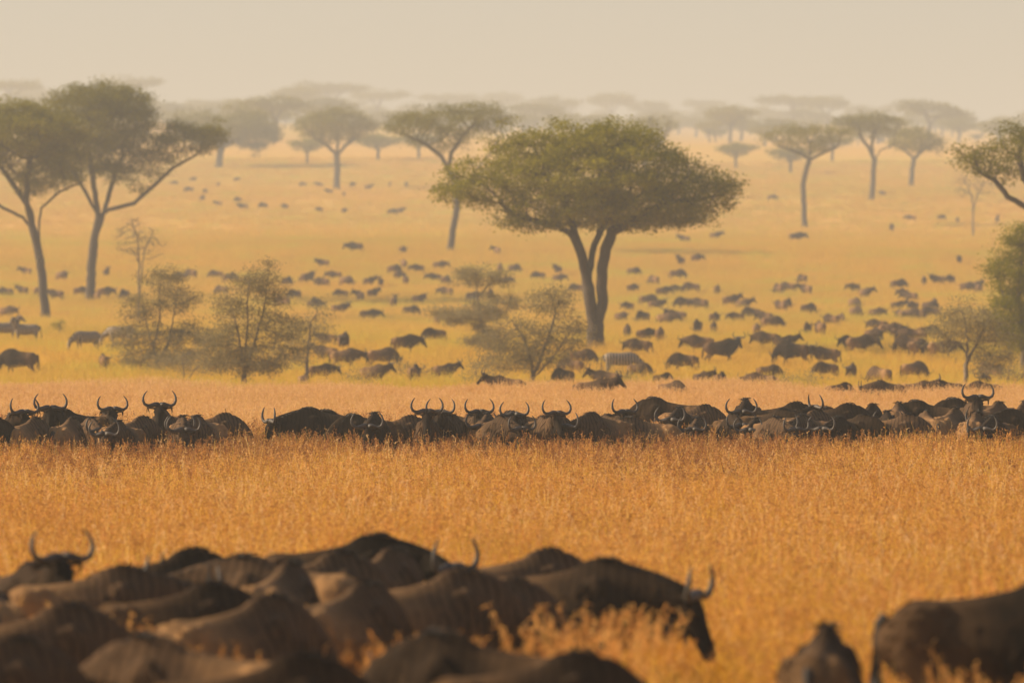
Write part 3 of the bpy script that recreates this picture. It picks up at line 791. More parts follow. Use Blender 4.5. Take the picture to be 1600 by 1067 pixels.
def join_q(bodies, extras):
    V = []; F = []; o = 0
    for co, me in bodies:
        V.append(co); F += [tuple(p.vertices) for p in me.polygons]; o += len(co)
    for v, f_ in extras:
        V.append(v); F += [tuple(int(i) + o for i in q) for q in f_]; o += len(v)
    return np.concatenate(V), F

POSES = {'up': (28, 0, 48), 'upL': (24, 48, 50), 'upR': (24, -48, 50), 'level': (-2, 0, 58), 'levelR': (-4, -35, 60), 'levelL': (-4, 35, 60), 'low': (-5, -6, 66), 'graze': (-42, 0, 82)}
NEAR = {k: wildebeest('wildebeest_' + k, 100 + i, *v, step=0.05) for i, (k, v) in enumerate(POSES.items())}
FARW = {k: wildebeest('far_wildebeest_' + k, 200 + i, *POSES[k], far=True, step=0.1) for i, k in enumerate(('up', 'level', 'graze', 'levelR', 'upL'))}

def put_beest(x, Y, heading, pose, label, group, scale=1.0, far=False, shade=None):
    if shade is None: shade = float(rng.uniform(0.15, 0.85))
    z = float(gz(x, Y))
    parts = (FARW if far else NEAR)[pose]
    loc = (x, Y, z - 0.01)
    if far:
        o = link(bpy.data.objects.new('wildebeest', parts['body']))
        o.location = loc; o.rotation_euler = (0, 0, R(heading)); o.scale = (scale,) * 3; o.color = (shade, shade, shade, 1)
        return tag(o, label, 'wildebeest', group)
    e = link(bpy.data.objects.new('wildebeest', None)); e.location = loc; e.rotation_euler = (0, 0, R(heading)); e.scale = (scale,) * 3
    e.empty_display_size = 0.3
    tag(e, label, 'wildebeest', group)
    for k in ('body', 'mane', 'beard', 'tail', 'shaggy_hair'): link(bpy.data.objects.new(k, parts[k]), e).color = (shade, shade, shade, 1)
    for h in parts['horn']: link(bpy.data.objects.new('horn', h), e)
    return e

def put_px(px, Y, heading, pose, label, group, scale=1.0, shade=None):
    """px: photo column of the hump (0.37 m ahead of the middle)"""
    x = (px - 800) / FPX * Y - 0.37 * math.cos(R(heading)) * scale
    return put_beest(x, Y - 0.37 * math.sin(R(heading)) * scale, heading, pose, label, group, scale, shade=shade)

def hump_Y(py, sc_=1.0): return FPX * (EYE - 1.34 * sc_) / (py - HOR)

G1 = 'wildebeest massed in the near herd'
near_tab = [  # hump column, hump row, heading, pose, scale, label
    (48, 874, 298, 'up', 0.93, 'wildebeest facing out with hooked horns raised, at the edge of the near herd'),
    (-25, 893, 100, 'graze', 1.0, 'wildebeest half out of the picture behind the lit-rumped one in the near herd'),
    (105, 938, 25, 'graze', 1.0, 'wildebeest with a sunlit rump line and dark back at the corner of the near herd'),
    (300, 852, 35, 'graze', 1.0, 'wildebeest with high dark shoulder peak among seed heads, near herd'),
    (190, 880, 12, 'level', 0.95, 'brown-rumped wildebeest half hidden behind the high dark shoulder peak'),
    (385, 862, 170, 'level', 0.98, 'wildebeest showing only a low dark back behind the pale grey one'),
    (530, 858, 30, 'graze', 0.98, 'pale grey round-backed wildebeest beyond the bright-edged rump'),
    (452, 872, 72, 'graze', 1.0, 'wildebeest seen from behind with a bright sunlit rump edge'),
    (585, 831, 2, 'levelR', 1.03, 'black-backed wildebeest with upright pale horns at the far side of the near herd'),
    (612, 851, 62, 'graze', 0.98, 'tan ridge-backed wildebeest in front of the black-backed one'),
    (722, 884, 22, 'graze', 1.02, 'large wildebeest with lit reddish rump and black shoulder, middle of the near herd'),
    (855, 853, 25, 'graze', 0.95, 'tan wildebeest with a sharp dark shoulder peak behind the large one'),
    (942, 868, -14, 'low', 1.0, 'dark wildebeest lowering its head with one curled horn at the end of the near herd'),
    (800, 900, 30, 'graze', 0.92, 'tan-flanked wildebeest between the large one and the curled-horn one'),
    (235, 986, 165, 'graze', 1.0, 'broad dark wildebeest back along the bottom, below the sunlit rump edge'),
    (690, 980, 168, 'graze', 1.0, 'dark wildebeest back along the bottom below the large one'),
    (1292, 970, 80, 'graze', 0.95, 'lone wildebeest seen from behind with a narrow ridge, apart from the herd'),
    (1650, 893, -8, 'graze', 1.14, 'huge black wildebeest cut off by the side, pale spot on its rump'),
    (420, 925, 40, 'graze', 0.98, 'dark wildebeest among seed heads below the bright sunlit rump edge'),
    (570, 905, 55, 'graze', 0.97, 'brown wildebeest wedged behind the lit reddish rump'),
    (20, 990, 30, 'graze', 1.0, 'wildebeest at the bottom corner with a sunlit back line'),
    (470, 1015, 20, 'graze', 1.0, 'dark wildebeest low at the bottom between the two broad backs'),
    (330, 905, 15, 'graze', 0.95, 'dark wildebeest buried in seed heads under the high shoulder peak'),
    (900, 1012, 10, 'graze', 0.95, 'dark wildebeest at the very bottom under the curled-horn one'),
]
for px, py, hd, ps, k, lab in near_tab:
    put_px(px, hump_Y(py, k), hd, ps, lab, G1, k, 0.8 if ('tan' in lab or 'lit' in lab or 'pale grey' in lab or 'brown' in lab) else (0.03 if 'black' in lab else 0.24))  # animals labelled lit get a lighter coat, sunlight put into the colour

G2 = 'wildebeest strung out in a row across the tall grass'
row_tab = [  # hump column, distance, heading, pose, scale, label
    (22, 108, 250, 'upL', 1.0, 'wildebeest with two dark horns at the end of the clump nearest the leaning acacia'),
    (55, 105, 60, 'graze', 0.98, 'brown-backed wildebeest with its rump to us in the clump below the leaning acacia'),
    (98, 110, 215, 'upL', 1.03, 'wildebeest with one tall hooked horn and dark crest in the first clump'),
    (112, 106, 75, 'graze', 0.97, 'pale-sided wildebeest beneath the tall hooked horn'),
    (165, 111, 285, 'up', 0.97, 'wildebeest turned away with one horn pointing up, middle of the first clump'),
    (185, 104.5, 255, 'level', 0.95, 'wildebeest with lowered horns deep in the seed heads, first clump'),
    (222, 106, 50, 'graze', 0.98, 'wildebeest with a smooth brown back below the raised head of the first clump'),
    (255, 110, 268, 'up', 1.04, 'wildebeest raising its head above the first clump, both horns curling in'),
    (285, 105.5, 275, 'level', 1.0, 'wildebeest facing us with wide low horns, under the raised head'),
    (308, 107, 250, 'level', 0.98, 'wildebeest with rounded brown rump at the open end of the first clump'),
    (350, 110, 25, 'graze', 0.96, 'last brown wildebeest of the first clump, grazing'),
    (-10, 104, 40, 'graze', 1.0, 'dark wildebeest cut off at the start of the first clump'),
    (140, 107.5, 290, 'level', 0.95, 'wildebeest squeezed between the hooked horn and the lowered horns'),
    (484, 110.5, 205, 'level', 1.04, 'wildebeest with a tall black hump, head low with short upright horns'),
    (585, 108.5, 262, 'level', 1.0, 'wildebeest with two thin upright horns apart, beside the black hump'),
    (668, 108, 270, 'up', 0.98, 'wildebeest facing us with the widest heavy curled horns of the row'),
    (708, 109.5, 250, 'up', 0.95, 'wildebeest beside the widest horns, horns crossing its neighbour'),
    (735, 110.5, 285, 'up', 0.94, 'wildebeest third in the horned bunch, face half turned'),
    (762, 109.5, 262, 'level', 0.98, 'wildebeest with close curled horns in the middle of the horned bunch'),
    (783, 108.3, 300, 'level', 0.96, 'grey-faced wildebeest with a horn drooping like a ring'),
    (815, 109.2, 258, 'up', 0.92, 'wildebeest with two short horns near the end of the horned bunch'),
    (848, 108.4, 292, 'up', 0.95, 'last wildebeest of the horned bunch, tall pale forehead'),
    (925, 108.4, 232, 'level', 1.0, 'wildebeest with a single upright horn at the start of the long clump'),
    (948, 110.5, 300, 'up', 0.94, 'grey-faced wildebeest with horn swept up, start of the long clump'),
    (985, 109.5, 190, 'level', 0.92, 'wildebeest low behind the grey-faced one, horn tips showing'),
    (1022, 121, 175, 'graze', 1.05, 'wildebeest with a large smooth black hump above the long clump'),
    (1062, 114, 255, 'level', 1.0, 'wildebeest with peaked tan back beside the large black hump'),
    (1100, 118, 20, 'graze', 0.97, 'tan round-rumped wildebeest behind the peaked back'),
    (1165, 119, 262, 'level', 1.06, 'wildebeest with a second big dome of black hump and low curled horns'),
    (1145, 111, 280, 'level', 0.96, 'wildebeest with drooping horns in front of the second black dome'),
    (1182, 110, 255, 'level', 0.9, 'small wildebeest in front of the second black dome'),
    (1222, 114, 330, 'upL', 0.97, 'wildebeest with one long outward horn beyond the second black dome'),
    (1243, 119, 15, 'graze', 1.0, 'wildebeest with dark arched back behind the long outward horn'),
    (1275, 113, 40, 'graze', 0.97, 'brown wildebeest back with pale horn tip beside it'),
    (1290, 117, 200, 'graze', 0.96, 'wildebeest behind the pale horn tip in the long clump'),
    (1325, 116, 10, 'graze', 1.02, 'black-shouldered wildebeest in the middle of the long clump'),
    (1350, 110, 330, 'graze', 0.95, 'brown smooth-backed wildebeest below the black shoulder'),
    (1363, 117, 65, 'graze', 1.0, 'wildebeest with triangular dark back in the long clump'),
    (1386, 112, 268, 'level', 0.97, 'wildebeest head-on with dark forehead in the seed heads'),
    (1404, 119, 80, 'graze', 1.0, 'wildebeest with narrow peaked back seen from behind, long clump'),
    (1418, 110, 350, 'graze', 0.95, 'brown wildebeest flank under the narrow peaked back'),
    (1432, 119, 178, 'graze', 1.03, 'wildebeest with long straight dark back line beside the tallest horned head'),
    (1445, 112, 100, 'graze', 0.97, 'brown wildebeest rump in front of the long straight back'),
    (1492, 113, 65, 'graze', 1.0, 'wildebeest with pale round rump under the tallest horned head'),
    (1518, 117, 275, 'up', 1.06, 'wildebeest with tallest horned head of the long clump, facing us'),
    (1490, 121, 190, 'graze', 1.04, 'dark wildebeest behind the tallest horned head'),
    (1525, 109, 78, 'graze', 1.0, 'wildebeest with pointed tan rump in front of the tallest horned head'),
    (1560, 118, 60, 'graze', 1.02, 'wildebeest with triangular tan back near the end of the long clump'),
    (1580, 112, 200, 'level', 1.0, 'dark wildebeest crowding the end of the long clump'),
    (1605, 117, 240, 'graze', 1.05, 'wildebeest with pale ridge cut off at the end of the long clump'),
    (1552, 108.5, 250, 'level', 0.95, 'black-sided wildebeest low in the grass near the end of the long clump'),
    (510, 111, 215, 'graze', 1.0, 'brown wildebeest close behind the tall black hump'),
    (552, 110, 200, 'graze', 0.95, 'small brown wildebeest between the black hump and the thin upright horns'),
    (640, 110.5, 20, 'graze', 0.92, 'brown wildebeest rump just before the widest horns'),
    (690, 112, 190, 'graze', 0.97, 'brown wildebeest back behind the widest horns'),
    (800, 111.5, 200, 'graze', 0.97, 'brown wildebeest back behind the ring-like horn'),
    (865, 110, 30, 'graze', 0.95, 'brown wildebeest rump closing the horned bunch'),
    (1210, 109, 300, 'level', 0.93, 'wildebeest nearly sunk in the seed heads under the long outward horn'),
    (1255, 110, 240, 'level', 0.95, 'wildebeest with pale curved horn sunk in the seed heads'),
    (1312, 109.5, 240, 'level', 0.93, 'small brown wildebeest low before the black shoulder'),
    (1090, 110.5, 260, 'level', 0.9, 'young wildebeest low in the grass before the tan round rump'),
]
for px, Y, hd, ps, k, lab in row_tab:
    put_px(px, Y, hd, ps, lab, G2, k, 0.25 if ('black' in lab or 'dark' in lab) else (1.0 if ('tan' in lab or 'brown' in lab or 'pale' in lab) else float(rng.uniform(0.55, 1.0))))

# the far herd: photo columns and rows of the animals' middles
far_pts = [(42,420),(96,428),(140,430),(166,422),(10,453),(36,449),(88,457),(124,451),(163,454),(195,457),(10,484),(338,425),(358,430),(346,449),(299,425),(283,428),(448,436),(481,430),(504,438),
 (505,407),(461,457),(442,467),(494,470),(32,565),(162,557),(475,584),(500,571),(513,523),(556,385),(475,431),(501,437),(524,426),(540,436),(576,436),(595,437),(534,454),(563,460),(582,454),
 (615,418),(631,410),(654,416),(634,434),(621,426),(686,411),(680,429),(696,434),(698,452),(654,462),(615,468),(641,480),(530,478),(576,488),(781,415),(803,416),(787,434),(738,460),(766,457),
 (842,426),(872,418),(872,430),(901,446),(491,472),(683,496),(712,496),(537,528),(631,532),(680,519),(537,553),(595,553),(511,546),(582,576),(647,576),(693,571),(794,593),(881,582),
 (894,564),(907,551),(628,387),(777,389),(1117,366),(1244,369),(1070,371),(1087,400),(1064,405),(989,420),(1057,426),(1022,435),(987,446),(1035,452),(1060,447),(1081,446),(1120,449),(1254,432),
 (1232,445),(1217,449),(1260,449),(1011,466),(982,474),(1025,472),(1095,472),(1141,467),(1161,471),(1070,470),(970,490),(1005,492),(1040,494),(1057,491),(1115,492),(1152,490),(1175,486),(1197,492),
 (1220,475),(1230,470),(1262,479),(1090,507),(1115,506),(980,512),(1007,517),(1031,519),(1182,510),(1205,500),(1262,507),(1282,510),(1200,525),(1225,527),(1000,535),(1095,532),(1125,547),
 (1070,559),(1242,550),(1292,567),(1200,570),(1192,589),(1095,582),(1125,586),(1035,582),(950,585),(997,567),(925,600),(1047,599),(1393,354),
 (1499,402),(1336,445),(1351,455),(1334,470),(1403,441),(1413,453),(1423,459),(1402,473),(1428,475),(1452,474),(1460,469),(1407,487),(1420,487),(1436,487),(1455,484),(1444,434),(1465,434),
 (1486,433),(1510,445),(1525,441),(1313,492),(1300,496),(1336,483),(1368,484),(1373,503),(1389,511),(1363,521),(1405,515),(1428,521),(1423,534),(1434,539),(1449,513),(1329,529),(1342,533),
 (1470,540),(1292,550),(1331,571),(1376,579),(1426,571),(1431,597),(1389,602),(1483,597),(1310,597),(1541,597),(1549,571),(1539,584),(301,278),(341,286),(271,284),(296,295),(320,297),
 (369,278),(316,308),(342,316),(372,310),(380,321),(412,319),(446,321),(500,325),(537,327),(612,329),(624,327),(515,297),(537,301),(552,287),(575,291),(609,287),(635,287),(474,286),(500,287),
 (1424,338),(1470,337),(1496,341),(1558,341),(1206,307),(1380,300),(1530,446),(60,452),(150,458)]
def zone2(px):
    if px < 720: return 'before the slim curved trunk'
    if px < 930: return 'beside the flat-tiered young acacia'
    if px < 1170: return 'past the forked trunk'
    return 'before the leafy side bush'
def zone(px, py):
    if py < 335 : return 'tiny on the pale upper slope near the lone round-headed acacia' if px < 800 else 'tiny on the pale upper slope under the slender umbrella acacias'
    if py < 408 : return 'scattered high on the open slope between the acacias'
    if py > 548: return 'at the tall grass edge ' + ('below the twin acacias' if px < 420 else zone2(px))
    third = 'upper fringe of the herd ' if py < 446 else ('middle of the herd ' if py < 490 else 'lower side of the herd ')
    if px > 420: return third + zone2(px)
    if px < 250: return 'around the trunks of the twin acacias'
    return 'behind the bushy young thorn tree'
words = {'up': 'head-up', 'level': 'standing', 'graze': 'grazing', 'levelR': 'turning', 'upL': 'alert'}
special = {(1125, 547): ('upL', 5, 1.08, 'large dark wildebeest standing alert in the open past the forked trunk'), (1242, 550): ('graze', 178, 1.05, 'large hump-backed wildebeest grazing in the open before the long clump'),
           (32, 565): ('graze', 170, 1.1, 'dark wildebeest in the grass below the leaning acacia, larger than the far ones'), (556, 385): ('level', 170, 1.0, 'lone wildebeest crossing the slope ahead of the slim curved trunk'),
           (1393, 354): ('graze', 80, 1.0, 'lone dark wildebeest on the slope under the open umbrella acacia'), (1244, 369): ('level', 0, 1.0, 'single wildebeest resting at the foot of the slender kinked acacia')}
for px, py in far_pts:
    if (px, py) in special:
        ps, hd, k, lab = special[(px, py)]; grp = None; shade = 0.2
    else:
        ps = rng.choice(['graze', 'graze', 'graze', 'level', 'level', 'levelR', 'up', 'upL'])
        hd = (0 if rng.random() < 0.5 else 180) + rng.normal(0, 50)
        k = rng.uniform(0.74, 0.92)
        zn = zone(px, py)
        shade = float(rng.uniform(0.3, 1.0)); tone = 'dark' if shade < 0.53 else ('brown' if shade < 0.77 else 'pale brown')
        lab = 'far %s %s wildebeest, %s' % (tone, words[ps], zn); grp = 'far wildebeest, ' + zn
    if py > 560 and (px, py) not in special: k *= 0.88
    p = at_row(px, py, 0.85)
    put_beest(p.x, p.y, hd, ps, lab, grp, k, far=True, shade=shade)

# ------------------------------------------------------------------ zebras
def zebra(name, seed, neck_pitch, head_pitch, yaw=0):
    trunk = [(-0.80, 0, 1.05, 0.04, 0.06), (-0.74, 0, 1.02, 0.15, 0.18), (-0.58, 0, 0.99, 0.23, 0.27), (-0.3, 0, 0.95, 0.26, 0.29), (0, 0, 0.93, 0.28, 0.31), (0.3, 0, 0.96, 0.25, 0.31), (0.5, 0, 1.0, 0.19, 0.28), (0.64, 0, 1.02, 0.10, 0.16)]
    a, yw, hp = R(neck_pitch), R(yaw), R(head_pitch)
    nb = np.array([0.48, 0, 1.05]); poll = nb + 0.62 * np.array([math.cos(a) * math.cos(yw), math.cos(a) * math.sin(yw), math.sin(a)])
    neck = [(*(nb + (poll - nb) * t), 0.15 - 0.07 * t, 0.24 - 0.12 * t) for t in np.linspace(0, 1, 5)]
    hu = np.array([math.cos(hp) * math.cos(yw), math.cos(hp) * math.sin(yw), -math.sin(hp)]); hs = np.array([-math.sin(yw), math.cos(yw), 0]); hv = np.cross(hu, hs)
    head = [(*(poll + hu * (t - 0.06)), w_, h_) for t, w_, h_ in ((0, .05, .06), (.06, .085, .11), (.18, .085, .12), (.32, .062, .085), (.44, .06, .07), (.5, .035, .04))]
    parts = [loft(trunk), loft(neck), loft(head, [hv] * 6)]
    for sgn in (-1, 1):
        e0 = poll + hs * sgn * 0.06; ed = np.array([0, 0, 1.0]) + hs * sgn * 0.3
        parts.append(loft([(*(e0 + ed * t), w_, h_) for t, w_, h_ in ((0, .03, .03), (.08, .04, .03), (.15, .03, .02), (.19, .008, .008))], [(1, 0, 0)] * 4, 8))
        for x, zt, hw in ((0.42, 0.9, 0.13), (-0.55, 0.95, 0.18)):
            parts.append(loft([(x, .14 * sgn, zt, .1, hw), (x, .15 * sgn, .68, .08, hw * .7), (x - (.06 if x < 0 else 0), .14 * sgn, .45, .045, .05), (x - (.07 if x < 0 else 0), .135 * sgn, .25, .03, .032), (x, .135 * sgn, .1, .035, .04), (x + .03, .135 * sgn, .005, .045, .055)], [(1, 0, 0)] * 6, 10))
    body = union(parts, 0.034, 0.3, name)
    body.materials.clear(); body.materials.append(M['zebra'])
    r = np.random.default_rng(seed)
    base = []; dd = []; LL = []
    for _ in range(80):
        t = r.uniform(0.1, 1); p = nb + (poll - nb) * t + np.array([-0.10 * math.sin(a), 0, 0.17 * math.cos(a)]) * (1.25 - 0.5 * t)
        base.append(p); dd.append(np.array([-math.sin(a), r.normal(0, .15), math.cos(a)])); LL.append(r.uniform(.08, .13))
    mv, mf = blades(base, dd, LL, 0.014, r)
    tv, tf = tube_mesh([(-.78, 0, 1.12), (-.86, 0, 1.0), (-.88, 0, .75), (-.88, 0, .5)], [.03, .025, .02, .035], 6)
    return {'body': body, 'mane': mesh_np(name + '_mane', mv, mf, M['mane']), 'tail': mesh_np(name + '_tail', tv, tf, M['mane'])}
ZB = [zebra('zebra_alert', 1, 55, 40), zebra('zebra_graze', 2, -35, 75), zebra('zebra_look', 3, 52, 45, 60)]
for px, py, hd, k, lab in [(40, 519, 178, 2, 'zebra with ears pricked, watching from under the leaning acacia'), (8, 516, 10, 0, 'zebra with raised head cut off beside the leaning acacia'), (135, 531, 215, 1, 'pale zebra grazing below the long-limbed acacia'),
                           (188, 523, 170, 1, 'zebra grazing just before the tiered young thorn tree'), (970, 566, 5, 1, 'striped zebra beyond the forked acacia trunk')]:
    p = at_row(px, py, 0.8)
    e = link(bpy.data.objects.new('zebra', None)); e.location = p; e.rotation_euler.z = R(hd); e.empty_display_size = 0.3
    tag(e, lab, 'zebra', 'zebras among the far herd')
    for kk, me in ZB[k].items(): link(bpy.data.objects.new(kk, me), e)

# ------------------------------------------------------------------ grass
proto = bpy.data.collections.new('grass_kinds')
def tuft(name, seed, n_blade, n_stem, height, foot, mats=('straw', 'seed'), bw=0.006, seedy=1.0, lean=0.25, heads=9):
    r = np.random.default_rng(seed)
    V = []; F = []; T = []; MI = []
    def strip(p, d, L, w_, droop, n, tint, mi):
        az = r.uniform(0, 6.283); sd = np.array([math.cos(az), math.sin(az), 0])
        o = len(V); d = d / np.linalg.norm(d); pts = []
        dh = np.array([d[0], d[1], 0]); dh /= np.linalg.norm(dh) + 1e-6
        for q in range(n + 1):
            t = q / n
            c = p + d * L * t + dh * droop * L * t * t * 0.7 + np.array([0, 0, -droop * L * t * t * 0.55])
            ww = w_ * (1 - 0.8 * t)
            V.append(c - sd * ww); V.append(c + sd * ww); T.extend([tint, tint]); pts.append(c)
        for q in range(n):
            F.append((o + 2 * q, o + 2 * q + 1, o + 2 * q + 3, o + 2 * q + 2)); MI.append(mi)
        return pts
    def pos():
        a = r.uniform(0, 6.283); q = foot * math.sqrt(r.uniform(0, 1)); return np.array([q * math.cos(a), q * math.sin(a), -0.02])
    for _ in range(n_blade):
        d = np.array([r.normal(0, lean * 1.2), r.normal(0, lean * 1.2), 1]); strip(pos(), d, height * r.uniform(0.35, 0.8), bw * r.uniform(.7, 1.4), r.uniform(0.1, 0.7), 3, r.uniform(0, 1), 0)
    for _ in range(n_stem):
        d = np.array([r.normal(0, lean * .6), r.normal(0, lean * .6), 1])
        pts = strip(pos(), d, height * r.uniform(0.75, 1.12), bw * 0.6, r.uniform(0.0, 0.22), 3, r.uniform(0.2, 1), 0)
        tp = pts[-1]; b = pts[-2]
        if r.random() < seedy:
            tn = r.uniform(0, 1)
            for k in range(heads):
                t = 1 - r.uniform(0, 1) ** 1.5 * 0.85; c = b + (tp - b) * t
                dd = np.array([r.normal(0, .45), r.normal(0, .45), r.uniform(-1.1, 0.9)]); dd /= np.linalg.norm(dd)
                L = r.uniform(.025, .058); sd = np.cross(dd, r.normal(0, 1, 3)); sd /= np.linalg.norm(sd); ww = r.uniform(.004, .0075)
                o = len(V)
                V.extend([c, c + dd * L * .5 + sd * ww, c + dd * L, c + dd * L * .5 - sd * ww]); tt = min(1, max(0, tn + r.normal(0, .2))); T.extend([tt] * 4)
                F.append((o, o + 1, o + 2, o + 3)); MI.append(1)
    me = mesh_np(name, np.array(V), np.array(F), None, False, {'tint': T})
    for m_ in mats: me.materials.append(M[m_])
    me.polygons.foreach_set('material_index', np.array(MI, np.int32))
    return me

def scatter(name, label, kinds, P, scl, idx, mat=None):
    col = bpy.data.collections.new(name + '_kinds')
    for i, me in enumerate(kinds):
        o = bpy.data.objects.new('%s_kind_%02d' % (name, i), me); col.objects.link(o)
    n = len(P)
    me = bpy.data.meshes.new(name); me.vertices.add(n); me.vertices.foreach_set('co', P.astype(np.float32).ravel())
    rot = np.zeros((n, 3), np.float32); rot[:, 2] = rng.uniform(0, 6.283, n); rot[:, 0] = rng.normal(0, .05, n); rot[:, 1] = rng.normal(0.05, .05, n)
    a = me.attributes.new('rot', 'FLOAT_VECTOR', 'POINT'); a.data.foreach_set('vector', rot.ravel())
    a = me.attributes.new('scl', 'FLOAT_VECTOR', 'POINT'); a.data.foreach_set('vector', scl.astype(np.float32).ravel())
    a = me.attributes.new('idx', 'INT', 'POINT'); a.data.foreach_set('value', idx.astype(np.int32))
    o = link(bpy.data.objects.new(name, me)); tag(o, label, kind='stuff')
    ng = bpy.data.node_groups.new(name, 'GeometryNodeTree')
    ng.interface.new_socket('Geometry', in_out='INPUT', socket_type='NodeSocketGeometry'); ng.interface.new_socket('Geometry', in_out='OUTPUT', socket_type='NodeSocketGeometry')
    gi = ng.nodes.new('NodeGroupInput'); go = ng.nodes.new('NodeGroupOutput')
    ci = ng.nodes.new('GeometryNodeCollectionInfo'); ci.inputs['Collection'].default_value = col
    ci.inputs['Separate Children'].default_value = True; ci.inputs['Reset Children'].default_value = True
    ip = ng.nodes.new('GeometryNodeInstanceOnPoints'); ip.inputs['Pick Instance'].default_value = True
    def na(nm, typ):
        q = ng.nodes.new('GeometryNodeInputNamedAttribute'); q.data_type = typ; q.inputs['Name'].default_value = nm; return q.outputs['Attribute']
    L = ng.links.new
    L(gi.outputs[0], ip.inputs['Points']); L(ci.outputs[0], ip.inputs['Instance'])
    L(na('idx', 'INT'), ip.inputs['Instance Index'])
    er = ng.nodes.new('FunctionNodeEulerToRotation'); L(na('rot', 'FLOAT_VECTOR'), er.inputs[0]); L(er.outputs[0], ip.inputs['Rotation'])
    L(na('scl', 'FLOAT_VECTOR'), ip.inputs['Scale']); L(ip.outputs[0], go.inputs[0])
    md = o.modifiers.new('scatter', 'NODES'); md.node_group = ng
    return o

def field(y0, y1, per_m2, margin=1.35):
    """random spots across the view's width between two distances"""
    wmax = 0.18 * y1 * margin
    n = int((y1 - y0) * wmax * per_m2)
    y = rng.uniform(y0, y1, n); x = rng.uniform(-wmax / 2, wmax / 2, n)
    k = np.abs(x) < (0.09 * y * margin + 1.0)
    return x[k], y[k]
def clump(x, y, f=0.35):
    return 0.5 + 0.5 * np.sin(x * f + 1.7 * np.sin(y * f * 0.7)) * np.sin(y * f * 1.3 + 1.1 * np.sin(x * f * 0.9))

TALL = [tuft('tall_tuft%d' % i, 300 + i, 28, 15, 0.88, 0.20, seedy=0.75, bw=0.0085, lean=0.3) for i in range(5)]
STEM = [tuft('stem_tuft%d' % i, 320 + i, 3, 5, 0.92, 0.16, heads=24, bw=0.005) for i in range(3)]
REDS = [tuft('red_tuft%d' % i, 330 + i, 3, 5, 0.92, 0.18, mats=('straw', 'seed_red_shaded'), heads=20, bw=0.006) for i in range(3)]
x, y = field(34, 112, 12); h = rng.uniform(0.6, 1.08, len(x)) * (0.52 + 0.36 * clump(x, y) + 0.42 * clump(x, y, 1.1))
# trampled where the near herd stands
edge = 53.5 - 0.5 * np.sin(x * 1.1)
h = h * (1 + 0.03 * np.clip((y - 88) / 8, 0, 1))
herd = (y < edge) & ((x < 2.15 + (y - 36) * -0.02) | (x > 3.4) | ((x > 1.9) & (x < 2.9) & (y < 39)))
keep = ~herd | (rng.random(len(x)) < 0.4)
h = np.where(herd, h * 0.42, h)
x, y, h, herd = x[keep], y[keep], h[keep], herd[keep]
idx = np.where(rng.random(len(x)) < 0.8, rng.integers(0, 5, len(x)), rng.integers(5, 8, len(x)))
P = np.stack([x, y, gz(x, y)], 1); wdt = rng.uniform(0.9, 1.3, len(x))
scatter('tall_grass', 'tall dry golden grass with reddish seed heads', TALL + STEM, P, np.stack([wdt, wdt, h], 1), idx)
# loose stems standing among the near animals
x, y = field(34, 54, 2.8); hh = rng.uniform(0.7, 1.1, len(x)) + 0.28 * clump(x, y, 1.6)
k = (x < 1.15) | (x > 3.2); x, y, hh = x[k], y[k], hh[k]
xe = rng.uniform(0.3, 1.15, 22); ye = rng.uniform(40.5, 46.5, 22); he = rng.uniform(1.0, 1.36, 22)
xf = rng.uniform(-3.6, -1.2, 34); yf = rng.uniform(42, 47.5, 34); hf_ = rng.uniform(0.95, 1.28, 34)
x, y, hh = np.concatenate([x, xe, xf]), np.concatenate([y, ye, yf]), np.concatenate([hh, he, hf_])
scatter('grass_stems', 'loose seed stems among the near herd', STEM, np.stack([x, y, gz(x, y)], 1), np.stack([hh, hh, hh], 1), rng.integers(0, 3, len(x)))
x, y = field(84, 136, 9.0); k = rng.random(len(x)) < np.exp(-((y - 110 + 5 * np.sin(x * 0.7)) / 12) ** 2); x, y = x[k], y[k]; hh = rng.uniform(0.7, 1.18, len(x))
scatter('row_stems', 'taller reddish, shade-darkened seed stems around the row of animals', REDS, np.stack([x, y, gz(x, y)], 1), np.stack([hh, hh, hh], 1), rng.integers(0, 3, len(x)))
STALK = [tuft('stalk_tuft%d' % i, 380 + i, 2, 4, 0.98, 0.25, mats=('stalk', 'seed_pale'), heads=9, bw=0.009, lean=0.4) for i in range(3)]
x, y = field(46, 150, 1.5); hh = rng.uniform(0.75, 1.12, len(x))
k = ~((y < 54) & (x < 2.2)); x, y, hh = x[k], y[k], hh[k]
scatter('pale_stalks', 'pale leaning stalks standing over the tall grass', STALK, np.stack([x, y, gz(x, y)], 1), np.stack([hh, hh, hh], 1), rng.integers(0, 3, len(x)))
# from the row of animals to the far edge of the tall grass
MIDT = [tuft('mid_tuft%d' % i, 340 + i, 26, 18, 0.86, 0.28, mats=('straw', 'seed_pale'), bw=0.009, heads=12) for i in range(4)]
x, y = field(112, 262, 8); h = rng.uniform(0.6, 1.05, len(x)) * (0.78 + 0.26 * clump(x, y))
ed = 184 + 11 * np.sin(x * 0.36) + 7 * np.sin(x * 0.95 + 1)
k = rng.random(len(x)) < np.where(y < ed, 1, np.clip(1 - (y - ed) / 70, 0, 1) ** 3); x, y, h, ed = x[k], y[k], h[k], ed[k]
h = h * np.clip(1.02 - (y - ed) / 70, 0.45, 1)
wdt = rng.uniform(0.9, 1.4, len(x))
scatter('tall_grass_beyond', 'tall dry grass beyond the row of animals', MIDT, np.stack([x, y, gz(x, y)], 1), np.stack([wdt, wdt, h], 1), rng.integers(0, 4, len(x)))
